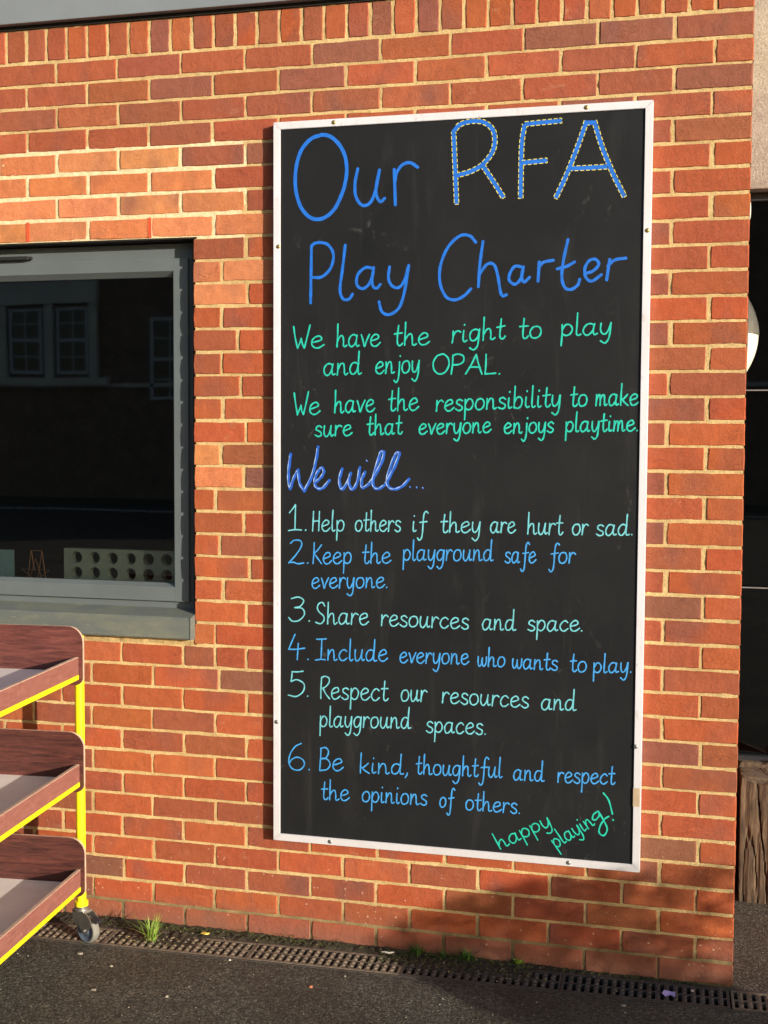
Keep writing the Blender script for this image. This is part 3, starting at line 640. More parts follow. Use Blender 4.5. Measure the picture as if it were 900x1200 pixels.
# rack with round holes
ring = empty('holed_rack', (-2.0, .16, 1.128), 0, 'grey-green rack with two rows of round holes standing behind the window glass', 'rack')
def holed(x0, x1, z0, z1, rows, xs0, pitch, r, y0, y1):
    m = MB(); zb = [z0] + [(rows[i] + rows[i + 1]) / 2 for i in range(len(rows) - 1)] + [z1]; n = 20
    for ri, zc in enumerate(rows):
        cx = xs0; a = x0
        while cx < x1 - r:
            b = min(cx + pitch / 2, x1) if cx + pitch < x1 - r + .01 else x1
            lo, hi = zb[ri], zb[ri + 1]
            circ = [(cx + r * math.cos(2 * math.pi * i / n), zc + r * math.sin(2 * math.pi * i / n)) for i in range(n)]
            outr = []
            for i in range(n):
                ca, sa = math.cos(2 * math.pi * i / n), math.sin(2 * math.pi * i / n)
                tx = ((b - cx) / ca if ca > 1e-6 else (a - cx) / ca if ca < -1e-6 else 1e9); tz = ((hi - zc) / sa if sa > 1e-6 else (lo - zc) / sa if sa < -1e-6 else 1e9)
                tt = min(tx, tz); outr.append((cx + ca * tt, zc + sa * tt))
            for y, rev in ((y0, False), (y1, True)):
                vs = [(x, y, z) for x, z in circ + outr]; fs = [(i, (i + 1) % n, (i + 1) % n + n, i + n) for i in range(n)]
                m.add(vs, fs)
            m.add([(x, y0, z) for x, z in circ] + [(x, y1, z) for x, z in circ], [(i, i + n, (i + 1) % n + n, (i + 1) % n) for i in range(n)])
            # fill corners
            for (px_, pz_) in ((a, lo), (b, lo), (b, hi), (a, hi)):
                sc_ = sorted(outr, key=lambda p: (p[0] - px_) ** 2 + (p[1] - pz_) ** 2)
                e = [p for p in sc_ if abs(p[0] - px_) < 1e-6][:1] + [p for p in sc_ if abs(p[1] - pz_) < 1e-6][:1]
                if len(e) == 2 and e[0] != e[1]:
                    for y in (y0, y1): m.add([(e[0][0], y, e[0][1]), (px_, y, pz_), (e[1][0], y, e[1][1])], [(0, 1, 2)])
            a = b; cx += pitch
    m.box((x0, y0 + .0005, z0), (x0 + .002, y1 - .0005, z1)); m.box((x0, y0 + .0005, z1), (x1, y1 - .0005, z1 + .002))
    return m
holed(-.318, .22, 0, .143, [.060, .114], -.268, .069, .021, -.016, .016).build('rack_plate', M['rack'], ring)
st = empty('wire_star', (-2.43, .15, 1.128), 0, 'small copper wire star on a wire easel behind the glass, left of the holed rack', 'ornament')
def zx(x, y): # traced in centimetres on the ornament itself
    return ((x - 162) * .00082, 0, (640 - y) * .00092 + .022)
m = MB()
for a, b in [((135, 520), (188, 520)), ((135, 520), (118, 645)), ((137, 520), (152, 600)), ((188, 520), (165, 645)), ((188, 520), (208, 645))]: m.tube([zx(*a), zx(*b)], .0018, 6)
m.build('easel', M['copper'], st)
m = MB(); P5 = [(162 + 72 * math.sin(2 * math.pi * i / 5), 612 - 62 * math.cos(2 * math.pi * i / 5)) for i in range(5)]
for i in range(5):
    a, b = zx(*P5[i]), zx(*P5[(i + 2) % 5]); m.tube([(a[0], -.006, a[2]), (b[0], -.006, b[2])], .0011, 5)
m.build('star', M['copper'], st)
cd = MB().box((-2.62, .135, 1.129), (-2.512, .139, 1.262)).build('folded_card', M['card'], label='pale blue card standing in the lower left corner of the window', cat='card')

# ------------------------------------------------------------------ blackboard
bb = empty('blackboard', (-1.47, 0, .344), 0, 'tall blackboard in a white frame with a handwritten play charter on it', 'blackboard')
BW, BH = 1.187, 2.330
MB().box((.012, -.024, .012), (BW - .012, -.004, BH - .012)).build('board_panel', M['board'], bb)
w_ = .0230
def rail(a, b, inner_a, inner_b):
    (x0, z0), (x1, z1), (x2, z2), (x3, z3) = a, b, inner_b, inner_a
    m = MB(); pts = [a, b, inner_b, inner_a]
    m.add([(x, -.0292, z) for x, z in pts] + [(x, -.001, z) for x, z in pts], [(0, 1, 2, 3), (7, 6, 5, 4), (0, 4, 5, 1), (1, 5, 6, 2), (2, 6, 7, 3), (3, 7, 4, 0)])
    o = m.build('frame_rail', M['rail'], bb, fix=True)
    bm = bmesh.new(); bm.from_mesh(o.data); bmesh.ops.bevel(bm, geom=bm.edges[:], offset=.0011, segments=2, affect='EDGES'); bm.to_mesh(o.data); bm.free()
e = .0004
rail((0, 0), (0, BH), (w_, w_), (w_, BH - w_)); rail((BW, 0), (BW, BH), (BW - w_, w_), (BW - w_, BH - w_))
rail((e, 0), (BW - e, 0), (w_ + e, w_), (BW - w_ - e, w_)); rail((e, BH), (BW - e, BH), (w_ + e, BH - w_), (BW - w_ - e, BH - w_))
for i, (u, v) in enumerate(SCREWS):
    u = min(max(u / 1000, .011), BW - .011); v = min(max(v / 1000, .011), BH - .011)
    m = MB(); m.lathe([(0, .0028), (.003, .0026), (.0062, .0014), (.0072, 0)], (u, -.0290, v), (0, -1, 0), 12); m.box((u - .004, -.0315, v - .0006), (u + .004, -.0308, v + .0006))
    m.build('screw', M['screw'] if i < 4 else M['screw_grey'], bb)
MB().box((BW - .0235, -.0300, .205), (BW - .0035, -.0288, .262)).build('tape_patch', M['tape'], bb)

# ---- handwriting: single stroke letters drawn as raised ribbons of paint
GL = {  # x-height 1, baseline 0; last value is the advance
 'a': ([[(.78, .86), (.55, 1.0), (.28, .92), (.08, .6), (.08, .25), (.25, .0), (.48, .05), (.70, .38), (.80, .95)], [(.80, .95), (.74, .35), (.82, .04), (1.02, .1)]], 1.14),
 'b': ([[(.12, 1.95), (.11, .9), (.10, .0)], [(.11, .55), (.35, .95), (.62, .95), (.80, .6), (.68, .15), (.38, -.02), (.10, .12)]], 1.0),
 'c': ([[(.76, .82), (.52, 1.0), (.22, .82), (.06, .42), (.22, .06), (.50, .0), (.80, .22)]], .95),
 'd': ([[(.76, .84), (.52, 1.0), (.24, .90), (.06, .5), (.16, .08), (.42, .02), (.66, .32), (.78, .95)], [(.80, 1.95), (.77, .9), (.76, .25), (.84, .0), (1.05, .06)]], 1.16),
 'e': ([[(.12, .46), (.45, .56), (.74, .72), (.66, .96), (.42, 1.0), (.14, .74), (.08, .32), (.28, .02), (.58, .02), (.90, .28)]], 1.0),
 'f': ([[(.98, 1.72), (.80, 1.9), (.60, 1.7), (.54, 1.0), (.50, .0), (.42, -.62), (.22, -.82), (.04, -.6)], [(.22, .88), (.90, .96)]], .94),
 'g': ([[(.76, .84), (.52, 1.0), (.22, .88), (.06, .5), (.18, .08), (.44, .04), (.68, .36), (.78, .95)], [(.80, .98), (.76, .2), (.68, -.45), (.40, -.76), (.10, -.56)]], .98),
 'h': ([[(.12, 1.95), (.12, .9), (.11, .0)], [(.12, .45), (.36, .90), (.60, .92), (.68, .5), (.70, .10), (.84, .0), (1.0, .12)]], 1.1),
 'i': ([[(.14, .95), (.12, .35), (.20, .02), (.42, .1)], [(.19, 1.45), (.20, 1.5)]], .55),
 'j': ([[(.38, .95), (.38, .1), (.30, -.55), (.10, -.82), (-.12, -.62)], [(.42, 1.42), (.43, 1.47)]], .58),
 'k': ([[(.12, 1.95), (.11, .9), (.10, .0)], [(.72, .98), (.40, .62), (.12, .48)], [(.22, .55), (.46, .25), (.82, -.02)]], .95),
 'l': ([[(.14, 1.95), (.12, .9), (.12, .2), (.24, .0), (.42, .1)]], .52),
 'm': ([[(.08, .98), (.09, .5), (.06, .0)], [(.09, .5), (.28, .92), (.44, .92), (.48, .5), (.46, .02)], [(.47, .5), (.66, .94), (.84, .92), (.90, .5), (.92, .08), (1.02, .0), (1.16, .1)]], 1.28),
 'n': ([[(.10, .98), (.11, .5), (.08, .0)], [(.11, .45), (.34, .92), (.58, .92), (.66, .5), (.68, .10), (.80, .0), (.96, .1)]], 1.08),
 'o': ([[(.50, 1.0), (.22, .90), (.06, .5), (.18, .08), (.46, -.01), (.74, .18), (.84, .56), (.70, .92), (.48, 1.0)]], 1.0),
 'p': ([[(.10, .98), (.11, .2), (.10, -.85)], [(.11, .55), (.35, .97), (.64, .94), (.80, .58), (.68, .16), (.40, .02), (.12, .20)]], .98),
 'r': ([[(.10, .98), (.11, .5), (.08, .0)], [(.10, .45), (.26, .85), (.48, 1.0), (.68, .86)]], .78),
 's': ([[(.66, .86), (.44, 1.0), (.18, .90), (.16, .66), (.40, .50), (.64, .34), (.62, .08), (.34, -.02), (.06, .14)]], .82),
 't': ([[(.32, 1.70), (.28, .9), (.27, .25), (.38, .0), (.56, .04), (.68, .2)], [(.02, 1.0), (.30, 1.04), (.62, 1.06)]], .74),
 'u': ([[(.10, .98), (.08, .4), (.20, .02), (.42, .02), (.64, .4), (.74, .98)], [(.74, .98), (.70, .35), (.80, .02), (.98, .12)]], 1.08),
 'v': ([[(.04, .98), (.22, .5), (.36, .0), (.52, .45), (.78, 1.0)]], .86),
 'w': ([[(.06, .98), (.05, .4), (.20, .02), (.42, .2), (.52, .85)], [(.52, .85), (.56, .2), (.76, .0), (.96, .35), (1.0, .98)]], 1.14),
 'y': ([[(.10, .98), (.10, .4), (.24, .04), (.46, .08), (.66, .45), (.76, .98)], [(.78, .98), (.74, .2), (.66, -.45), (.42, -.76), (.12, -.56)]], .96),
 'W': ([[(.04, 1.85), (.18, .9), (.36, .0)], [(.36, .0), (.52, .45), (.62, .80)], [(.62, .80), (.70, .35), (.84, .0)], [(.84, .0), (1.0, .8), (1.20, 1.95)]], 1.28),
 'O': ([[(.62, 1.95), (.28, 1.75), (.08, 1.1), (.14, .4), (.46, .0), (.86, .18), (1.10, .85), (1.06, 1.5), (.80, 1.9), (.60, 1.95)]], 1.22),
 'P': ([[(.14, 1.85), (.12, .9), (.06, .0)], [(.14, 1.82), (.46, 1.95), (.82, 1.75), (.84, 1.25), (.56, .95), (.14, .88)]], .98),
 'A': ([[(.66, 1.9), (.38, .9), (.04, .0)], [(.68, 1.9), (.88, .9), (1.12, .0)], [(.26, .62), (.60, .68), (.98, .66)]], 1.22),
 'L': ([[(.12, 1.9), (.12, .9), (.10, .02)], [(.10, .02), (.40, .04), (.78, .08)]], .92),
 'H': ([[(.12, 1.85), (.10, .9), (.08, .0)], [(.72, 1.85), (.72, .9), (.72, .0)], [(.10, .88), (.40, .94), (.72, .94)]], .98),
 'K': ([[(.12, 1.9), (.11, .9), (.08, .0)], [(.86, 1.72), (.50, 1.25), (.12, .92)], [(.14, .96), (.48, .55), (.92, .0)]], 1.02),
 'S': ([[(.86, 1.62), (.66, 1.92), (.34, 1.84), (.18, 1.48), (.38, 1.08), (.78, .72), (.84, .30), (.52, .0), (.06, .14)]], 1.08),
 'I': ([[(.08, 1.92), (.46, 1.92), (1.0, 1.96)], [(.56, 1.92), (.56, .95), (.54, .06)], [(.04, .0), (.50, .06), (.96, .04)]], 1.12),
 'R': ([[(.14, 1.9), (.12, .9), (.14, .0)], [(.10, 1.80), (.40, 1.98), (.82, 1.85), (.88, 1.45), (.60, 1.08), (.26, .90)], [(.30, .92), (.62, .42), (.98, .0)]], 1.08),
 'B': ([[(.14, 1.9), (.12, .9), (.08, .02)], [(.10, 1.88), (.50, 1.95), (.74, 1.6), (.58, 1.12), (.16, 1.0)], [(.18, 1.0), (.64, .98), (.90, .55), (.66, .10), (.08, .0)]], 1.06),
 '1': ([[(.02, 1.45), (.30, 1.95), (.36, 2.1)], [(.36, 2.1), (.38, 1.0), (.38, .06)], [(.0, .0), (.40, .06), (.78, .04)]], .92),
 '2': ([[(.10, 1.7), (.30, 1.98), (.66, 1.9), (.72, 1.45), (.42, .75), (.02, .04)], [(.02, .04), (.30, .10), (.56, -.02), (.88, .06)]], 1.0),
 '3': ([[(.12, 1.85), (.50, 2.0), (.78, 1.7), (.62, 1.25), (.32, 1.12)], [(.32, 1.12), (.72, 1.05), (.86, .55), (.58, .06), (.22, .0), (.02, .3)]], 1.0),
 '4': ([[(.36, 2.0), (.20, 1.4), (.04, .85)], [(.04, .85), (.42, .82), (.90, .92)], [(.54, 1.3), (.54, .6), (.52, .0)]], .98),
 '5': ([[(.20, 1.98), (.50, 1.96), (.82, 2.0)], [(.20, 1.98), (.18, 1.5), (.16, 1.22)], [(.16, 1.22), (.50, 1.32), (.88, 1.0), (.86, .4), (.48, .02), (.02, .12)]], 1.0),
 '6': ([[(.68, 1.98), (.36, 1.75), (.10, 1.2), (.04, .55), (.26, .08), (.62, .0), (.88, .32), (.82, .72), (.50, .94), (.18, .75), (.06, .45)]], 1.04),
 '.': ([[(.10, .02), (.13, .04)]], .24),
 ',': ([[(.18, .12), (.14, -.08), (.04, -.30)]], .3),
}
def catmull(P, k=6):
    if len(P) < 3: return [Vector(p) for p in P]
    P = [Vector(p) for p in P]; Q = [P[0] * 2 - P[1]] + P + [P[-1] * 2 - P[-2]]; out = []
    for i in range(1, len(Q) - 2):
        p0, p1, p2, p3 = Q[i - 1:i + 3]
        for s in range(k):
            t = s / k; out.append(.5 * ((2 * p1) + (p2 - p0) * t + (2 * p0 - 5 * p1 + 4 * p2 - p3) * t * t + (3 * p1 - p0 - 3 * p2 + p3) * t ** 3))
    out.append(Q[-2]); return out
lay = [0]
def ribbon(m, P, w, mi=0, lift=0.0, var=.13, butt=False):
    """P in board metres"""
    lay[0] = (lay[0] + 1) % 6; y0 = -.0243 - .00010 * lay[0] - lift
    n = len(P); L = []; Rr = []; ph = rnd.uniform(0, 6)
    for i, p in enumerate(P):
        d = (P[min(i + 1, n - 1)] - P[max(i - 1, 0)]); d = d.normalized() if d.length > 1e-9 else Vector((1, 0)); nn_ = Vector((-d.y, d.x))
        ww = w / 2 * (1 + var * math.sin(ph + i * .9)); y = y0 - .00012 * i / max(1, n - 1)
        a, b = p + nn_ * ww, p - nn_ * ww; L.append((a.x, y, a.y)); Rr.append((b.x, y, b.y))
    vs = L + Rr; m.add(vs, [(i, i + n, i + n + 1, i + 1) for i in range(n - 1)], mi)
    for end, s in (() if butt else ((0, -1), (n - 1, 1))):
        d = (P[min(end + 1, n - 1)] - P[max(end - 1, 0)]); d = d.normalized() if d.length > 1e-9 else Vector((1, 0)); nn_ = Vector((-d.y, d.x)); y = y0 - .00012 * (0 if end == 0 else 1)
        arc = [P[end] + nn_ * (w / 2 * math.cos(a)) + d * s * (w / 2 * math.sin(a)) for a in [math.pi * k / 5 for k in range(6)]]
        f = tuple(range(6)) if s < 0 else tuple(reversed(range(6)))
        m.add([(q.x, y, q.y) for q in arc], [f], mi)
PENS = {'green': ('pen_green', .0049), 'pale': ('pen_pale', .0043), 'blue': ('pen_blue', .0044), 'mint': ('pen_mint', .0042)}
def line_label(c): return {'green': 'turquoise', 'pale': 'pale cyan', 'blue': 'sky blue', 'mint': 'mint green'}[c]
lines = {}
def letter_name(c_): return 'full_stop' if c_ == '.' else 'comma' if c_ == ',' else 'digit' if c_.isdigit() else 'letter'
for (ln, txt, x0, y0, x1, y1, xh, colr) in WORDS:
    if ln not in lines:
        o = empty('lettering_line'); o.parent = bb; o['label'] = ''; lines[ln] = (o, colr, [])
    root, _, words = lines[ln]; words.append(txt)
    adv = sum(GL[c_][1] for c_ in txt) - (GL[txt[-1]][1] - max(p[0] for s in GL[txt[-1]][0] for p in s))
    ex = Vector((x1 - x0, y1 - y0)) / adv; ang = math.atan2(y1 - y0, x1 - x0)
    ey = Vector((-math.sin(ang), math.cos(ang))) * xh
    if colr == 'mint': ey = ey + ex.normalized() * (-xh * .02)
    else: ey = Vector((xh * .03, xh * (.88 if colr == 'green' else .92)))
    cx = 0
    for c_ in txt:
        m = MB()
        for s in GL[c_][0]:
            P = [(Vector((x0, y0)) + ex * (cx + p[0] + rnd.uniform(-.012, .012)) + ey * (p[1] + rnd.uniform(-.018, .018))) / 1000 for p in s]
            ribbon(m, catmull(P, 5), PENS[colr][1])
        m.build(letter_name(c_), M[PENS[colr][0]], root); cx += GL[c_][1]
tf = lambda s: [Vector(p) / 1000 for p in s]
for nm_, key in (('letter', 'g1'), ('exclamation_mark', 'bang')):
    m = MB()
    for s in TITLE[key]: ribbon(m, catmull(tf(s), 6), .0048)
    m.build(nm_, M['pen_mint'], lines[17][0])
for ln, (root, colr, words) in lines.items():
    root['label'] = '%s handwriting reading %s' % (line_label(colr), ' '.join(words) if ln != 17 else 'happy playing!')
def line_root(label):
    o = empty('lettering_line'); o.parent = bb; o['label'] = label; return o
lr = line_root('large blue handwriting reading Our')
for nme in ('O', 'u', 'r'):
    m = MB()
    for s in TITLE[nme]: ribbon(m, catmull(tf(s), 8),   .0118 if nme == 'O' else .0098, var=.04)
    m.build('letter', M['pen_title'], lr)
lr = line_root('large blue handwriting reading Play Charter')
for nme in ('P', 'l', 'a', 'y', 'C', 'h', 'a2', 'r2', 't', 'e', 'r3'):
    m = MB()
    for s in TITLE[nme]: ribbon(m, catmull(tf(s), 8), .0092, var=.08)
    m.build('letter', M['pen_title'], lr)
# capital letters with a dashed yellow outline
lr = line_root('large blue capitals RFA with a dashed yellow outline'); RW = .0130
for nme in ('R', 'F', 'A'):
    m = MB(); cur = [catmull(tf(s), 8) for s in TITLE[nme]]
    for P in cur: ribbon(m, P, RW, 0, var=.02, butt=True)
    for P in cur:
        others = [Q for Q in cur if Q is not P]
        loop = []
        n = len(P)
        for side in (1, -1):
            rng_ = range(n) if side == 1 else range(n - 1, -1, -1)
            for i in rng_:
                d = (P[min(i + 1, n - 1)] - P[max(i - 1, 0)]).normalized(); loop.append(P[i] + Vector((-d.y, d.x)) * side * (RW / 2 + .0008))
        loop.append(loop[0]); cum = 0; dash = []
        for a, b in zip(loop, loop[1:]):
            L_ = (b - a).length; k = max(1, int(L_ / .001)); 
            for q_ in range(k):
                p = a + (b - a) * q_ / k; on = (cum % .0175) < .0125; cum += L_ / k
                near_ = any(min((p - r_).length for r_ in Q) < RW * .55 for Q in others)
                if on and not near_: dash.append(p)
                else:
                    if len(dash) > 4: ribbon(m, dash[::4] + [dash[-1]], .0024, 1, lift=.0008, var=0, butt=True)
                    dash = []
        if len(dash) > 4: ribbon(m, dash[::4] + [dash[-1]], .0024, 1, lift=.0008, var=0, butt=True)
    m.build('letter', [M['pen_title'], M['pen_yellow']], lr)
lr = line_root('slanted royal blue handwriting with white highlights reading We will...')
for nme in ('W1', 'e1', 'w1', 'i1', 'l1', 'l2', 'dots'):
    m = MB()
    for s in TITLE[nme]:
        P = catmull(tf(s), 8); ribbon(m, P,   .0098 if nme != 'dots' else .0055, 0, var=.15)
        ribbon(m, [p + Vector((-.0032, .001)) for p in P[1:-1]] if len(P) > 4 else [p + Vector((-.001, .001)) for p in P], .0019, 1, lift=.0008, var=.5)
    m.build('dots' if nme == 'dots' else 'letter', [M['pen_deep'], M['pen_white']], lr)
# ------------------------------------------------------------------ tray trolley
tr = empty('tray_trolley', (-2.089, -.180, 0), math.radians(5.4), 'yellow tube trolley with three burgundy wooden trays standing in front of the window', 'trolley')
TW, TL = .62, .92
def rounded(x0, x1, z0, z1, rt, rb, n=7):
    P = []
    for cx, cz, r, a0 in ((x1 - rb, z0 + rb, rb, -90), (x1 - rt, z1 - rt, rt, 0), (x0 + rt, z1 - rt, rt, 90), (x0 + rb, z0 + rb, rb, 180)):
        for i in range(n + 1):
            a = math.radians(a0 + 90 * i / n); P.append((cx + r * math.cos(a), cz + r * math.sin(a)))
    return P
def tray(zb, ht, pm):
    t_ = MB(); zd = zb + .047
    t_.box((-TW - .002, -TL + .034, zd - .012), (.0, -.034, zd)); deck = t_.build('tray_deck', M['laminate'], tr)
    for nme, ya, yb in (('end_panel', -.033, -.021), ('end_panel', -TL + .021, -TL + .033)):
        MB().plate(rounded(-TW - .026, .026, zb, zb + ht, .052, .026), ya, yb, 0, 1).build(nme, [M[pm], M['ply_edge']], deck, fix=True)
    for xa_ in (-.0005, -TW - .0135):
        m = MB(); m.plate([(xa_, zd - .012), (xa_ + .012, zd - .012), (xa_ + .012, zd + .042), (xa_ + .011, zd + .044), (xa_ + .001, zd + .044), (xa_, zd + .042)], -TL + .034, -.034, 0)
        m.box((xa_ + .0004, -TL + .034, zd + .0441), (xa_ + .0116, -.034, zd + .0460))
        for i in range(len(m.m)): m.m[i] = 1 if i >= len(m.m) - 6 else 0
        m.build('side_lip', [M['ply_sunlit'], M['ply_edge']], deck, fix=True)
        MB().box((xa_ - .006, -TL + .010, zd - .0285), (xa_ + .0135, -.0335, zd - .0125), bev=.003).build('tray_rail', M['yellow'], deck)

for zb, ht, pm in ((.862, .192, 'ply'), (.508, .198, 'ply_dark'), (.158, .196, 'ply_dark')): tray(zb, ht, pm)
for x_ in (0, -TW):
    for y_ in (0, -TL):
        MB().tube([(x_, y_, .128), (x_, y_, 1.02)], .0155, 20).build('post', M['yellow'], tr)
def castor():
    m = MB(); m.tube([(0, 0, .118), (0, 0, .134)], .022, 20); c_ = m.build('castor', M['yellow'], tr)
    m = MB(); m.tube([(0, 0, .108), (0, 0, .118)], [.021, .023], 20); m.lathe([(.0, .0), (.024, .0), (.025, -.006), (.018, -.012)], (0, 0, .110), (0, 0, 1), 20)
    m.build('swivel', M['galv'], c_)
    m = MB(); ca = .032                                           # two cheeks curving down to the axle
    for sy in (-.0175, .0165):
        m.plate([(-.026, .106), (.020, .106), (.044, .100), (.060, .086), (.068, .068), (.058, .056), (.046, .042), (.034, .031), (.022, .036), (.004, .054), (-.014, .058), (-.024, .072)], sy, sy + .0025)
    m.box((-.024, -.0165, .095), (.026, .0165, .104), bev=.002)
    m.build('fork', M['galv'], c_, fix=True)
    m = MB(); m.lathe([(.0370, -.0135), (.0410, -.013), (.0430, -.0095), (.0430, .0095), (.0410, .013), (.0370, .0135)], (ca, 0, .0435), (0, -1, 0), 36); ty = m.build('tyre', M['tyre'], c_)
    m = MB(); m.lathe([(0, .0120), (.010, .0125), (.012, .0095), (.027, .0095), (.034, .0125), (.0372, .0135)], (ca, 0, .0435), (0, -1, 0), 32)
    m.lathe([(0, .0120), (.010, .0125), (.012, .0095), (.027, .0095), (.034, .0125), (.0372, .0135)], (ca, 0, .0435), (0, 1, 0), 32)
    m.build('wheel_hub', M['castor_blue'], c_)
    m = MB(); m.tube([(ca, -.0225, .0435), (ca, .0225, .0435)], .0055, 10); m.build('axle', M['galv'], c_)
    m = MB(); m.box((.030, -.016, .088), (.075, .016, .092), M=Matrix.Rotation(math.radians(8), 4, 'Y'), bev=.0012)
    for i in range(3): m.box((.052 + i * .009, -.016, .0925), (.055 + i * .009, .016, .0955), M=Matrix.Rotation(math.radians(8), 4, 'Y'))
    m.build('brake_pedal', M['dark_frame'], c_)
    return c_
c0 = castor()
spots = [(0, 0, -27), (-TW, 0, 40), (0, -TL, 110), (-TW, -TL, 200)]
for i, (x_, y_, a_) in enumerate(spots):
    c_ = c0 if i == 0 else copy_tree(c0, tr)
    c_.location = (x_, y_, 0); c_.rotation_euler = (0, 0, math.radians(a_))

# ------------------------------------------------------------------ drain channel
def grate_mesh(L, name='grate'):
    m = MB(); p = .0262; wd = DW - .006; n = int(L / p); e_ = .012
    m.box((0, 0, -.016), (L, .0085, 0)); m.box((0, wd - .0085, -.016), (L, wd, 0)); m.box((0, wd / 2 - .004, -.014), (L, wd / 2 + .004, -.001))
    off = (L - n * p) / 2
    for i in range(n + 1):
        x = off + i * p; w2 = .0075
        x0, x1 = max(0, x - w2), min(L, x + w2)
        m.box((x0, .0086, -.015), (x1, wd / 2 - .0041, -.0005)); m.box((x0, wd / 2 + .0041, -.015), (x1, wd - .0086, -.0005))
        if x0 > 0 and x1 < L:
            for yy in (.024, .048, .078, .102):
                m.lathe([(.0062, 0), (.0056, .0022), (.0030, .0034), (0, .0034)], (x, yy, -.0006), (0, 0, 1), 7)
    return m
dr = empty('drain_channel', (0, near(0), 0), math.atan(DNs), 'dark slotted drainage channel set in the asphalt at the foot of the brick wall', 'drain')
m = MB(); m.box((-3.9, .001, -.09), (1.2, DW, -.08)); m.box((-3.9, -.006, -.09), (1.2, .0012, .0025)); m.box((-3.9, DW - .0012, -.09), (1.2, DW + .006, .0025)); m.build('channel', M['iron'], dr)
L1 = .4985; first = None; gm = None
for i in range(-8, 3):
    x0 = -.007 + i * .5 + (.004 if i >= 0 else 0)
    if gm is None:
        o = grate_mesh(L1).build('grate', M['iron'], dr); gm = o.data; gd = gm.copy(); gd.materials.clear(); gd.materials.append(M['iron_sunlit'])
    else:
        o = bpy.data.objects.new('grate', gm); col.objects.link(o); o.parent = dr
    if i < -2 or i >= 0: o.data = gd  # grates lying in sun take the paler copy
    o.location = (x0, .003, .0035 + rnd.uniform(-.0008, .0008)); o.rotation_euler = (rnd.gauss(0, .004), 0, rnd.gauss(0, .0008))
# silt filling the slots around the grass, and soil and moss between drain and wall
def lumpy(x0, x1, ya, yb, h, step, name, mat, seed, edge=True, parent=None, **kw):
    nx_ = max(2, int((x1 - x0) / step)); ny = 6; vs = []; fs = []
    for i in range(nx_ + 1):
        x = x0 + (x1 - x0) * i / nx_
        for q in range(ny + 1):
            f = q / ny; y = ya(x) * (1 - f) + yb(x) * f + noise.noise(Vector((x * 30, f * 2, seed))) * .004
            hh = h(x) * (.35 + .65 * math.sin(math.pi * min(1, f * .5 + .5 * f))) if False else h(x) * (f ** .6)
            z = hh + noise.noise(Vector((x * 60, y * 60, seed))) * .006 + noise.noise(Vector((x * 170, y * 170, seed))) * .003
            vs.append((x, y, max(z, -.006) if q else -.004))
    for i in range(nx_):
        for q in range(ny): a = i * (ny + 1) + q; fs.append((a, a + ny + 1, a + ny + 2, a + 1))
    return MB().add(vs, fs, 0, True).build(name, mat, parent, **kw)
lumpy(-3.2, -.10, lambda x: far(x) + .004 + max(0, noise.noise(Vector((x * 5, 0, 1)))) * -.02, lambda x: .012, lambda x: .004 + .009 * min(1, abs(x) / 1.5) + noise.noise(Vector((x * 6, 2, 0))) * .008, .006, 'soil_strip', M['soil'], 4, kind='stuff')
lumpy(-1.08, -.60, lambda x: near(x) + .045 + noise.noise(Vector((x * 22, 0, 5))) * .03, lambda x: far(x) + .01, lambda x: .005 + .004 * math.sin((x + 1.08) / .48 * math.pi), .004, 'silt', M['soil'], 9, kind='stuff')
lumpy(-1.99, -1.70, lambda x: near(x) + .03 + noise.noise(Vector((x * 22, 0, 5))) * .035, lambda x: far(x) + .01, lambda x: .004 + .004 * math.sin((x + 1.99) / .29 * math.pi), .004, 'silt', M['soil'], 12, kind='stuff')
def clumps(name, mat, spans, count, seed, rng_r, **kw):
    r = random.Random(seed); m = MB()
    for i in range(count):
        x0, x1, y0, y1 = r.choice(spans); x = r.uniform(x0, x1); yy = y0(x) + (y1(x) - y0(x)) * r.random(); s = r.uniform(*rng_r)
        a = r.uniform(0, 6.28); z = .004 + .014 * r.random() * min(1, abs(x) / 1.2)
        for q in range(3):
            b = a + q * 2.1; m.add([(x, yy, z), (x + s * math.cos(b), yy + s * math.sin(b), z + s * .8), (x + s * math.cos(b + .8), yy + s * math.sin(b + .8), z + s * .5)], [(0, 1, 2)])
    return m.build(name, mat, None, **kw)
clumps('moss', M['moss'], [(-1.1, -.6, lambda x: near(x) + .07, lambda x: .0), (-3.0, -1.0, lambda x: far(x) - .004, lambda x: .0), (-2.1, -1.2, lambda x: far(x) + .01, lambda x: .0), (-1.0, -.1, lambda x: far(x), lambda x: .0)], 1300, 5, (.002, .005), kind='stuff')
# loose chippings on the asphalt
r = random.Random(11); m = MB()
for i in range(160):
    x = r.uniform(-2.6, .5); y = near(x) - abs(r.gauss(0, .45)) if r.random() < .8 else r.uniform(near(x), far(x)); s = r.uniform(.0012, .0038) * (1.8 if r.random() < .03 else 1)
    P = [(x + s * math.cos(a) * r.uniform(.7, 1.2), y + s * math.sin(a) * r.uniform(.7, 1.2), .001) for a in (0, 1.26, 2.5, 3.8, 5.0)]
    b_ = len(P); m.add(P + [(x, y, s * r.uniform(.5, 1.0) + .001)], [(i_, (i_ + 1) % 5, 5) for i_ in range(5)])
m.build('chippings', M['stone'], kind='stuff')

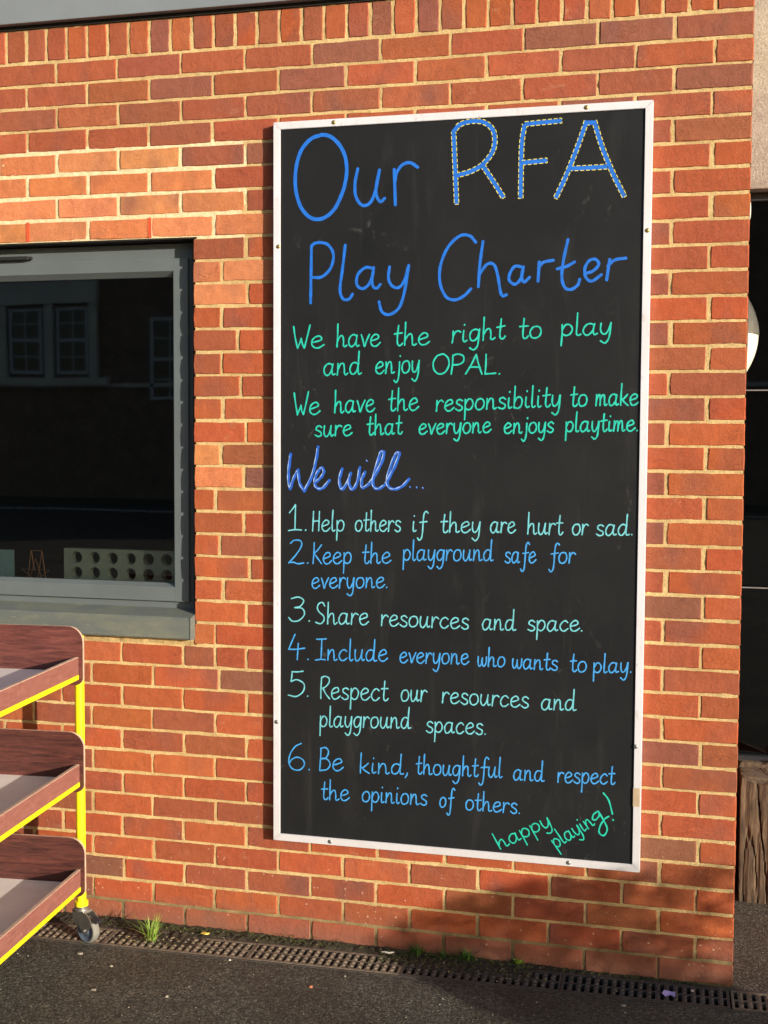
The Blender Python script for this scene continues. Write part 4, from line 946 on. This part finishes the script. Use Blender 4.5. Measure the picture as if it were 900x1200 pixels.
r = random.Random(19); m = MB()                       # crumbs, dead blades and leaf fragments caught along the grating
for i in range(520):
    x = r.choice([r.uniform(-2.4, .2), r.uniform(-1.15, -.55), r.uniform(-2.0, -1.6)]); yy = r.uniform(near(x) + .01, min(-.004, far(x) + .05)); s = r.uniform(.0018, .006); a = r.uniform(0, 6.28); z = .006 + .008 * r.random()
    d = Vector((math.cos(a), math.sin(a), r.uniform(-.3, .3))) * s; e3 = Vector((-math.sin(a), math.cos(a), .2)) * s * r.uniform(.15, .6); c0_ = Vector((x, yy, z))
    m.add([c0_ - d, c0_ + e3, c0_ + d, c0_ - e3], [(0, 1, 2, 3)], r.choice([0, 0, 1, 2]))
m.build('leaf_crumbs', [M['soil'], M['grass_dry'], M['stone']], kind='stuff')
def tuft(loc, n, h, spread, mats, seed, label, group=None, wd=.0028, lean=(0, 0)):
    r = random.Random(seed); root = empty('grass_tuft', loc, 0, label, 'grass', group)
    for mi, (mat, share) in enumerate(mats):
        m = MB()
        for i in range(int(n * share)):
            a = r.uniform(0, 6.28); d = Vector((math.cos(a), math.sin(a), 0)); hh = h * r.uniform(.45, 1.0); sp = spread * abs(r.gauss(0, .6)) + lean[0] * .0
            b0 = d * r.uniform(0, .012) + Vector((r.uniform(-.012, .012) * spread * 12, r.uniform(-.006, .006), 0)); side = Vector((-d.y, d.x, 0))
            side = (side + Vector((r.uniform(-.6, .6), 0, 0))).normalized()
            w0 = wd * r.uniform(.6, 1.2); L = []; Rr = []
            for k in range(6):
                f = k / 5; p = b0 + d * sp * f ** 1.7 + Vector((lean[0] * f, lean[1] * f, hh * (f - .28 * f * f * (sp / h if h else 0))))
                ww = w0 * (1 - f ** 2) * .5; L.append(p + side * ww); Rr.append(p - side * ww)
            m.add(L + Rr, [(k, k + 1, k + 7, k + 6) for k in range(5)])
        m.build('blades', mat, root)
    return root
tuft((-1.862, -.135, 0), 70, .108, .10, [(M['grass'], .55), (M['grass_mid'], .25), (M['grass_dry'], .20)], 3, 'bright green grass tuft growing from the drain right of the trolley wheel', lean=(.01, 0))
GG = 'small dark weeds at the wall foot'
tuft((-.985, -.014, 0), 90, .052, .06, [(M['grass_dark'], 1)], 4, 'low dark green grass tuft at the wall foot, left of the pair below the board', GG, wd=.003)
tuft((-.90, -.012, 0), 46, .036, .045, [(M['grass_dark'], 1)], 8, 'small sparse grass sprig between the two low dark tufts at the wall foot', GG, wd=.003)
tuft((-.820, -.018, 0), 110, .056, .062, [(M['grass_dark'], 1)], 5, 'low dark green grass tuft at the wall foot, right of the pair below the board', GG, wd=.003)
wd_ = empty('leafy_weed', (-.655, -.008, 0), 0, 'tiny pale leafy weed in the shaded joint at the foot of the wall', 'weed', GG)
m = MB(); r = random.Random(2)
for i in range(11):
    a = r.uniform(0, 6.28); b = Vector((.004 * math.cos(a), .004 * math.sin(a), .005)); t_ = b + Vector((.016 * math.cos(a), .012 * math.sin(a) - .004, r.uniform(.01, .03))); s_ = Vector((-math.sin(a), math.cos(a), .2)) * .006; mid = (b + t_) / 2 + Vector((0, 0, .003))
    m.add([b, mid + s_, t_, mid - s_], [(0, 1, 2), (0, 2, 3)])
m.build('leaves', M['grass'], wd_)

# small litter
def bit(name, loc, size, mat, label, cat, seed=1, group=None, n=9, flat=.35):
    r = random.Random(seed); P = [(size[0] * math.cos(2 * math.pi * i / n) * r.uniform(.7, 1.1), size[1] * math.sin(2 * math.pi * i / n) * r.uniform(.7, 1.1)) for i in range(n)]
    m = MB(); hz = size[2]; m.add([(x, y, 0) for x, y in P] + [(x * .8, y * .8, hz * r.uniform(.7, 1.1)) for x, y in P] + [(0, 0, hz)], [(i, (i + 1) % n, (i + 1) % n + n, i + n) for i in range(n)] + [(i + n, (i + 1) % n + n, 2 * n) for i in range(n)])
    o = m.build(name, mat, label=label, cat=cat, group=group); o.location = loc; return o
bit('fallen_leaf', (-1.700, -.055, .013), (.017, .009, .004), M['leaf_yellow'], 'yellow fallen leaf lying beside the drain at the wall foot', 'leaf')
lw = MB(); lw.add([(0, 0, .006), (-.014, .012, .014), (-.020, -.004, .010), (-.008, -.013, .004), (.006, -.010, .010), (.018, -.012, .006), (.020, .006, .014), (.008, .010, .012)], [(0, 1, 2), (0, 2, 3), (0, 3, 4), (0, 4, 5), (0, 5, 6), (0, 6, 7), (0, 7, 1)])
lw = lw.build('wrapper_scrap', M['lilac'], label='crumpled lilac scrap lying on the drain grating', cat='litter'); lw.location = (-.187, -.112, .002)
bit('paper_scrap', (-.118, -.060, .003), (.006, .011, .003), M['white_bit'], 'small white scrap lying on the drain grating near the wall corner', 'litter', 4)
sk = MB(); sk.tube([(-.022, .002, .012), (-.008, -.001, .014), (.006, -.002, .013), (.022, .001, .016)], [.002, .0035, .003, .002], 6); sk = sk.build('twig', M['white_bit'], label='short whitish twig lying on the silt left of the dark grass', cat='twig'); sk.location = (-1.075, -.045, 0)
bit('pebble', (-1.873, -.513, 0), (.009, .006, .003), M['stone'], 'pale flat pebble on the asphalt, the one nearest the camera', 'pebble', 3, 'pebbles on the asphalt')
bit('pebble', (-2.04, -.285, 0), (.011, .007, .004), M['stone'], 'pale flat pebble on the asphalt by the trolley wheel', 'pebble', 5, 'pebbles on the asphalt')
bit('pebble', (-1.90, -.345, 0), (.007, .005, .003), M['stone'], 'small pale pebble on the asphalt, middle one below the trolley wheel', 'pebble', 6, 'pebbles on the asphalt')
bit('pebble', (-1.555, -.205, 0), (.005, .004, .003), M['white_bit'], 'tiny white pebble on the asphalt right of the yellow leaf', 'pebble', 7, 'pebbles on the asphalt')
bit('pebble', (-.315, -.205, 0), (.010, .007, .003), M['stone'], 'pale pebble on the shaded asphalt below the drain at right', 'pebble', 8, 'pebbles on the asphalt')
bit('brick_chip', (-1.245, -.325, 0), (.007, .005, .004), M['orange_bit'], 'orange brick chip on the sunlit asphalt below the drain', 'chip', 9)

# ------------------------------------------------------------------ round the corner at the right
tb = empty('timber_block', (.46, .98, 0), 0, 'weathered upright timber block standing on the asphalt behind the wall corner', 'timber')
def sleeper(x0, x1, y0, y1, h, seed):
    m = MB(); nx_, nz_ = 46, 14; vs = []; fs = []
    P = []
    for i in range(nx_): P.append((x0 + (x1 - x0) * i / nx_, y0))
    for i in range(nx_): P.append((x1, y0 + (y1 - y0) * i / nx_))
    for i in range(nx_): P.append((x1 - (x1 - x0) * i / nx_, y1))
    for i in range(nx_): P.append((x0, y1 - (y1 - y0) * i / nx_))
    k = len(P); cx, cy = (x0 + x1) / 2, (y0 + y1) / 2
    for zi in range(nz_ + 1):
        f = zi / nz_
        for x, y in P:
            gr = noise.noise(Vector((x * 60, y * 60, f * .9 + seed))) * .005 + noise.noise(Vector((x * 210, y * 210, f * 1.5 + seed))) * .0022; cn = abs(noise.noise(Vector((x * 24 + f * .5, y * 24, f * .7 + seed * 3)))); crack = -.018 * max(0, 1 - cn / .07)
            q = 1 - (.03 if f > .97 else 0) - (.004 if f < .05 else 0)
            dx, dy = x - cx, y - cy; rr_ = math.hypot(dx, dy); s = q * (1 + (gr + crack) / rr_)
            corner = max(0, (abs(dx) / ((x1 - x0) / 2)) * (abs(dy) / ((y1 - y0) / 2)) - .82) * .12
            s -= corner
            zz = h * f + (noise.noise(Vector((x * 12, y * 12, seed))) * .022 if zi == nz_ else 0)
            vs.append((cx + dx * s, cy + dy * s, zz))
    for zi in range(nz_):
        for i in range(k): a = zi * k + i; b = zi * k + (i + 1) % k; fs.append((a, b, b + k, a + k))
    top = len(vs); vs.append((cx, cy, h - .01)); fs += [(nz_ * k + i, nz_ * k + (i + 1) % k, top) for i in range(k)]
    return m.add(vs, fs)
for i, (a, b, h) in enumerate([(-.425, -.20, .44), (-.19, .02, .445), (.03, .25, .44)]): sleeper(a, b, -.23, -.01, h, i * 5 + 1).build('sleeper', M['timber'], tb)
sleeper(-.44, .3, .0, .12, .455, 40).build('sleeper', M['timber'], tb)

sf = empty('glazed_screen', (.0, 1.0, 0), 0, 'dark glazed screen with thin pale rails recessed behind the wall corner', 'window')
m = MB()
for z0, z1 in ((0, .47), (2.555, 2.583)): m.box((-.08, .02, z0), (3.6, .08, z1))
for x_ in (1.2, 2.4, 3.56): m.box((x_, .021, .46), (x_ + .05, .079, 2.56))
m.build('screen_frame', M['dark_frame'], sf)
for z in (1.853, 1.112): MB().box((-.03, .015, z), (3.6, .019, z + .0045)).build('glazing_bar', M['bar'], sf)
for x0, x1 in ((-.06, 1.2), (1.25, 2.4), (2.45, 3.56)): MB().add([(x0, .05, .47), (x1, .05, .47), (x1, .05, 2.556), (x0, .05, 2.556)], [(0, 1, 2, 3)]).build('pane', M['glass_dark'], sf)
m = MB(); m.box((-.08, 3.5, -.02), (3.6, 3.52, 2.6)); m.box((-.08, 1.1, -.02), (3.6, 3.5, 0)); m.box((-.09, 1.1, 0), (-.07, 3.5, 2.6)); m.box((3.6, 1.1, 0), (3.62, 3.5, 2.6)); m.box((-.08, 1.09, 2.59), (3.6, 3.5, 2.61))
m.build('lobby_walls', M['room'], kind='structure')
rw = MB().box((-.028, .95, 2.585), (3.8, 1.25, 3.6), bev=.006).build('rendered_wall', M['render'], label='grey rough-cast rendered wall above the dark glazing at the right', cat='wall')
lp = empty('bulkhead_lamp', (.0, .15, 1.99), 0, 'round bulkhead lamp with grey upper hood and cream lower lens on the wall return', 'lamp')
capp = lambda R, h, n=9: [(R * i / n, h * (1 - (i / n) ** 2) + .002) for i in range(n + 1)]
m = MB(); m.tube([(-.002, 0, 0), (.003, 0, 0)], .117, 40); m.build('lamp_base', M['hood'], lp)
m = MB(); m.lathe(capp(.113, .034), (.001, 0, 0), (1, 0, 0), 24, ang=(math.pi / 2, 3 * math.pi / 2)); m.build('lamp_lens', M['opal'], lp)
m = MB(); m.lathe(capp(.116, .036), (.001, 0, 0), (1, 0, 0), 24, ang=(-math.pi / 2, math.pi / 2)); m.build('lamp_hood', M['hood'], lp)
sn = empty('wall_sensor', (0, .12, 2.365), 0, 'small white sensor on the wall return above the round lamp', 'sensor')
m = MB(); m.lathe([(.033, 0), (.028, .003), (.02, .005), (0, .006)], (0, 0, 0), (1, 0, 0), 20); m.build('sensor_cover', M['white_plastic'], sn)

# ------------------------------------------------------------------ behind the camera: what shades the wall foot and shows in the glass
pl = empty('shadow_planter', (2.98, -2.25, 0), math.radians(32), 'unseen timber planter with a shrub, added to cast the shadow on the wall foot', 'planter')  # out of view, added and shaped to throw the soft shadow on the wall
for i in range(5): MB().box((-.29, -.2, .01 + i * .15), (.29, .2, .15 + i * .15), bev=.006).build('board', M['planter'], pl)
m = MB(); r = random.Random(21)
for i in range(2900):
    x = r.uniform(-.30, .29); prof_ = .37 * math.sqrt(max(0, 1 - (max(0, -x + .10) / .41) ** 2)); z = .75 + r.random() ** 1.15 * prof_; y = r.uniform(-.2, .2)
    s = r.uniform(.010, .020); a = r.uniform(0, 6.28); b = r.uniform(-1, 1); d = Vector((math.cos(a) * math.cos(b), math.sin(a) * math.cos(b), math.sin(b))); e2 = d.orthogonal().normalized() * .6; p = Vector((x, y, z))
    m.add([p - d * s, p + e2 * s, p + d * s, p - e2 * s], [(0, 1, 2, 3)])
m.build('foliage', M['hedge'], pl)

ob = empty('school_building', (-10, -26, 0), 0, 'brick school building with white sash windows mirrored in the window glass', 'building')
m = MB(); m.box((-30, -8, 0), (20, -.3, 9.0)); m.box((-30.2, -8.2, 9.0), (20.2, -.1, 9.4)); m.build('wall', M['far_brick'], ob)
m = MB(); m.box((-30, -.3, 2.95), (20, -.22, 3.05)); m.build('string_course', M['far_stone'], ob)
def far_window(x, z, w=.95, h=1.7):
    m = MB(); m.box((x - w / 2, -.30, z), (x + w / 2, -.27, z + h)); f = m.build('window', M['far_pane'], ob)
    m = MB()
    for xx in (x - w / 2, x + w / 2 - .08): m.box((xx, -.275, z), (xx + .08, -.22, z + h))
    for zz in (z, z + h - .08, z + h / 2 - .03): m.box((x - w / 2, -.274, zz), (x + w / 2, -.221, zz + .08))
    for zz in (z + h * .25, z + h * .75): m.box((x - w / 2, -.27, zz), (x + w / 2, -.24, zz + .03))
    m.box((x - .015, -.271, z), (x + .015, -.241, z + h)); m.build('sash', M['far_frame'], f)
for x in (-9.1, -7.75, -6.4): far_window(x, 3.3)
for x in (-3.6, -.5): far_window(x, 2.6, 1.1, 2.1)
m = MB(); m.box((-10.2, -.30, 3.0), (-5.3, -.1, 3.2)); m.box((-10.2, -.30, 5.1), (-5.6, -.12, 5.7))
for x in (-9.9, -8.42, -7.07, -5.75): m.box((x - .12, -.30, 3.2), (x + .12, -.16, 5.1))
m.build('stone_surround', M['far_stone'], ob)
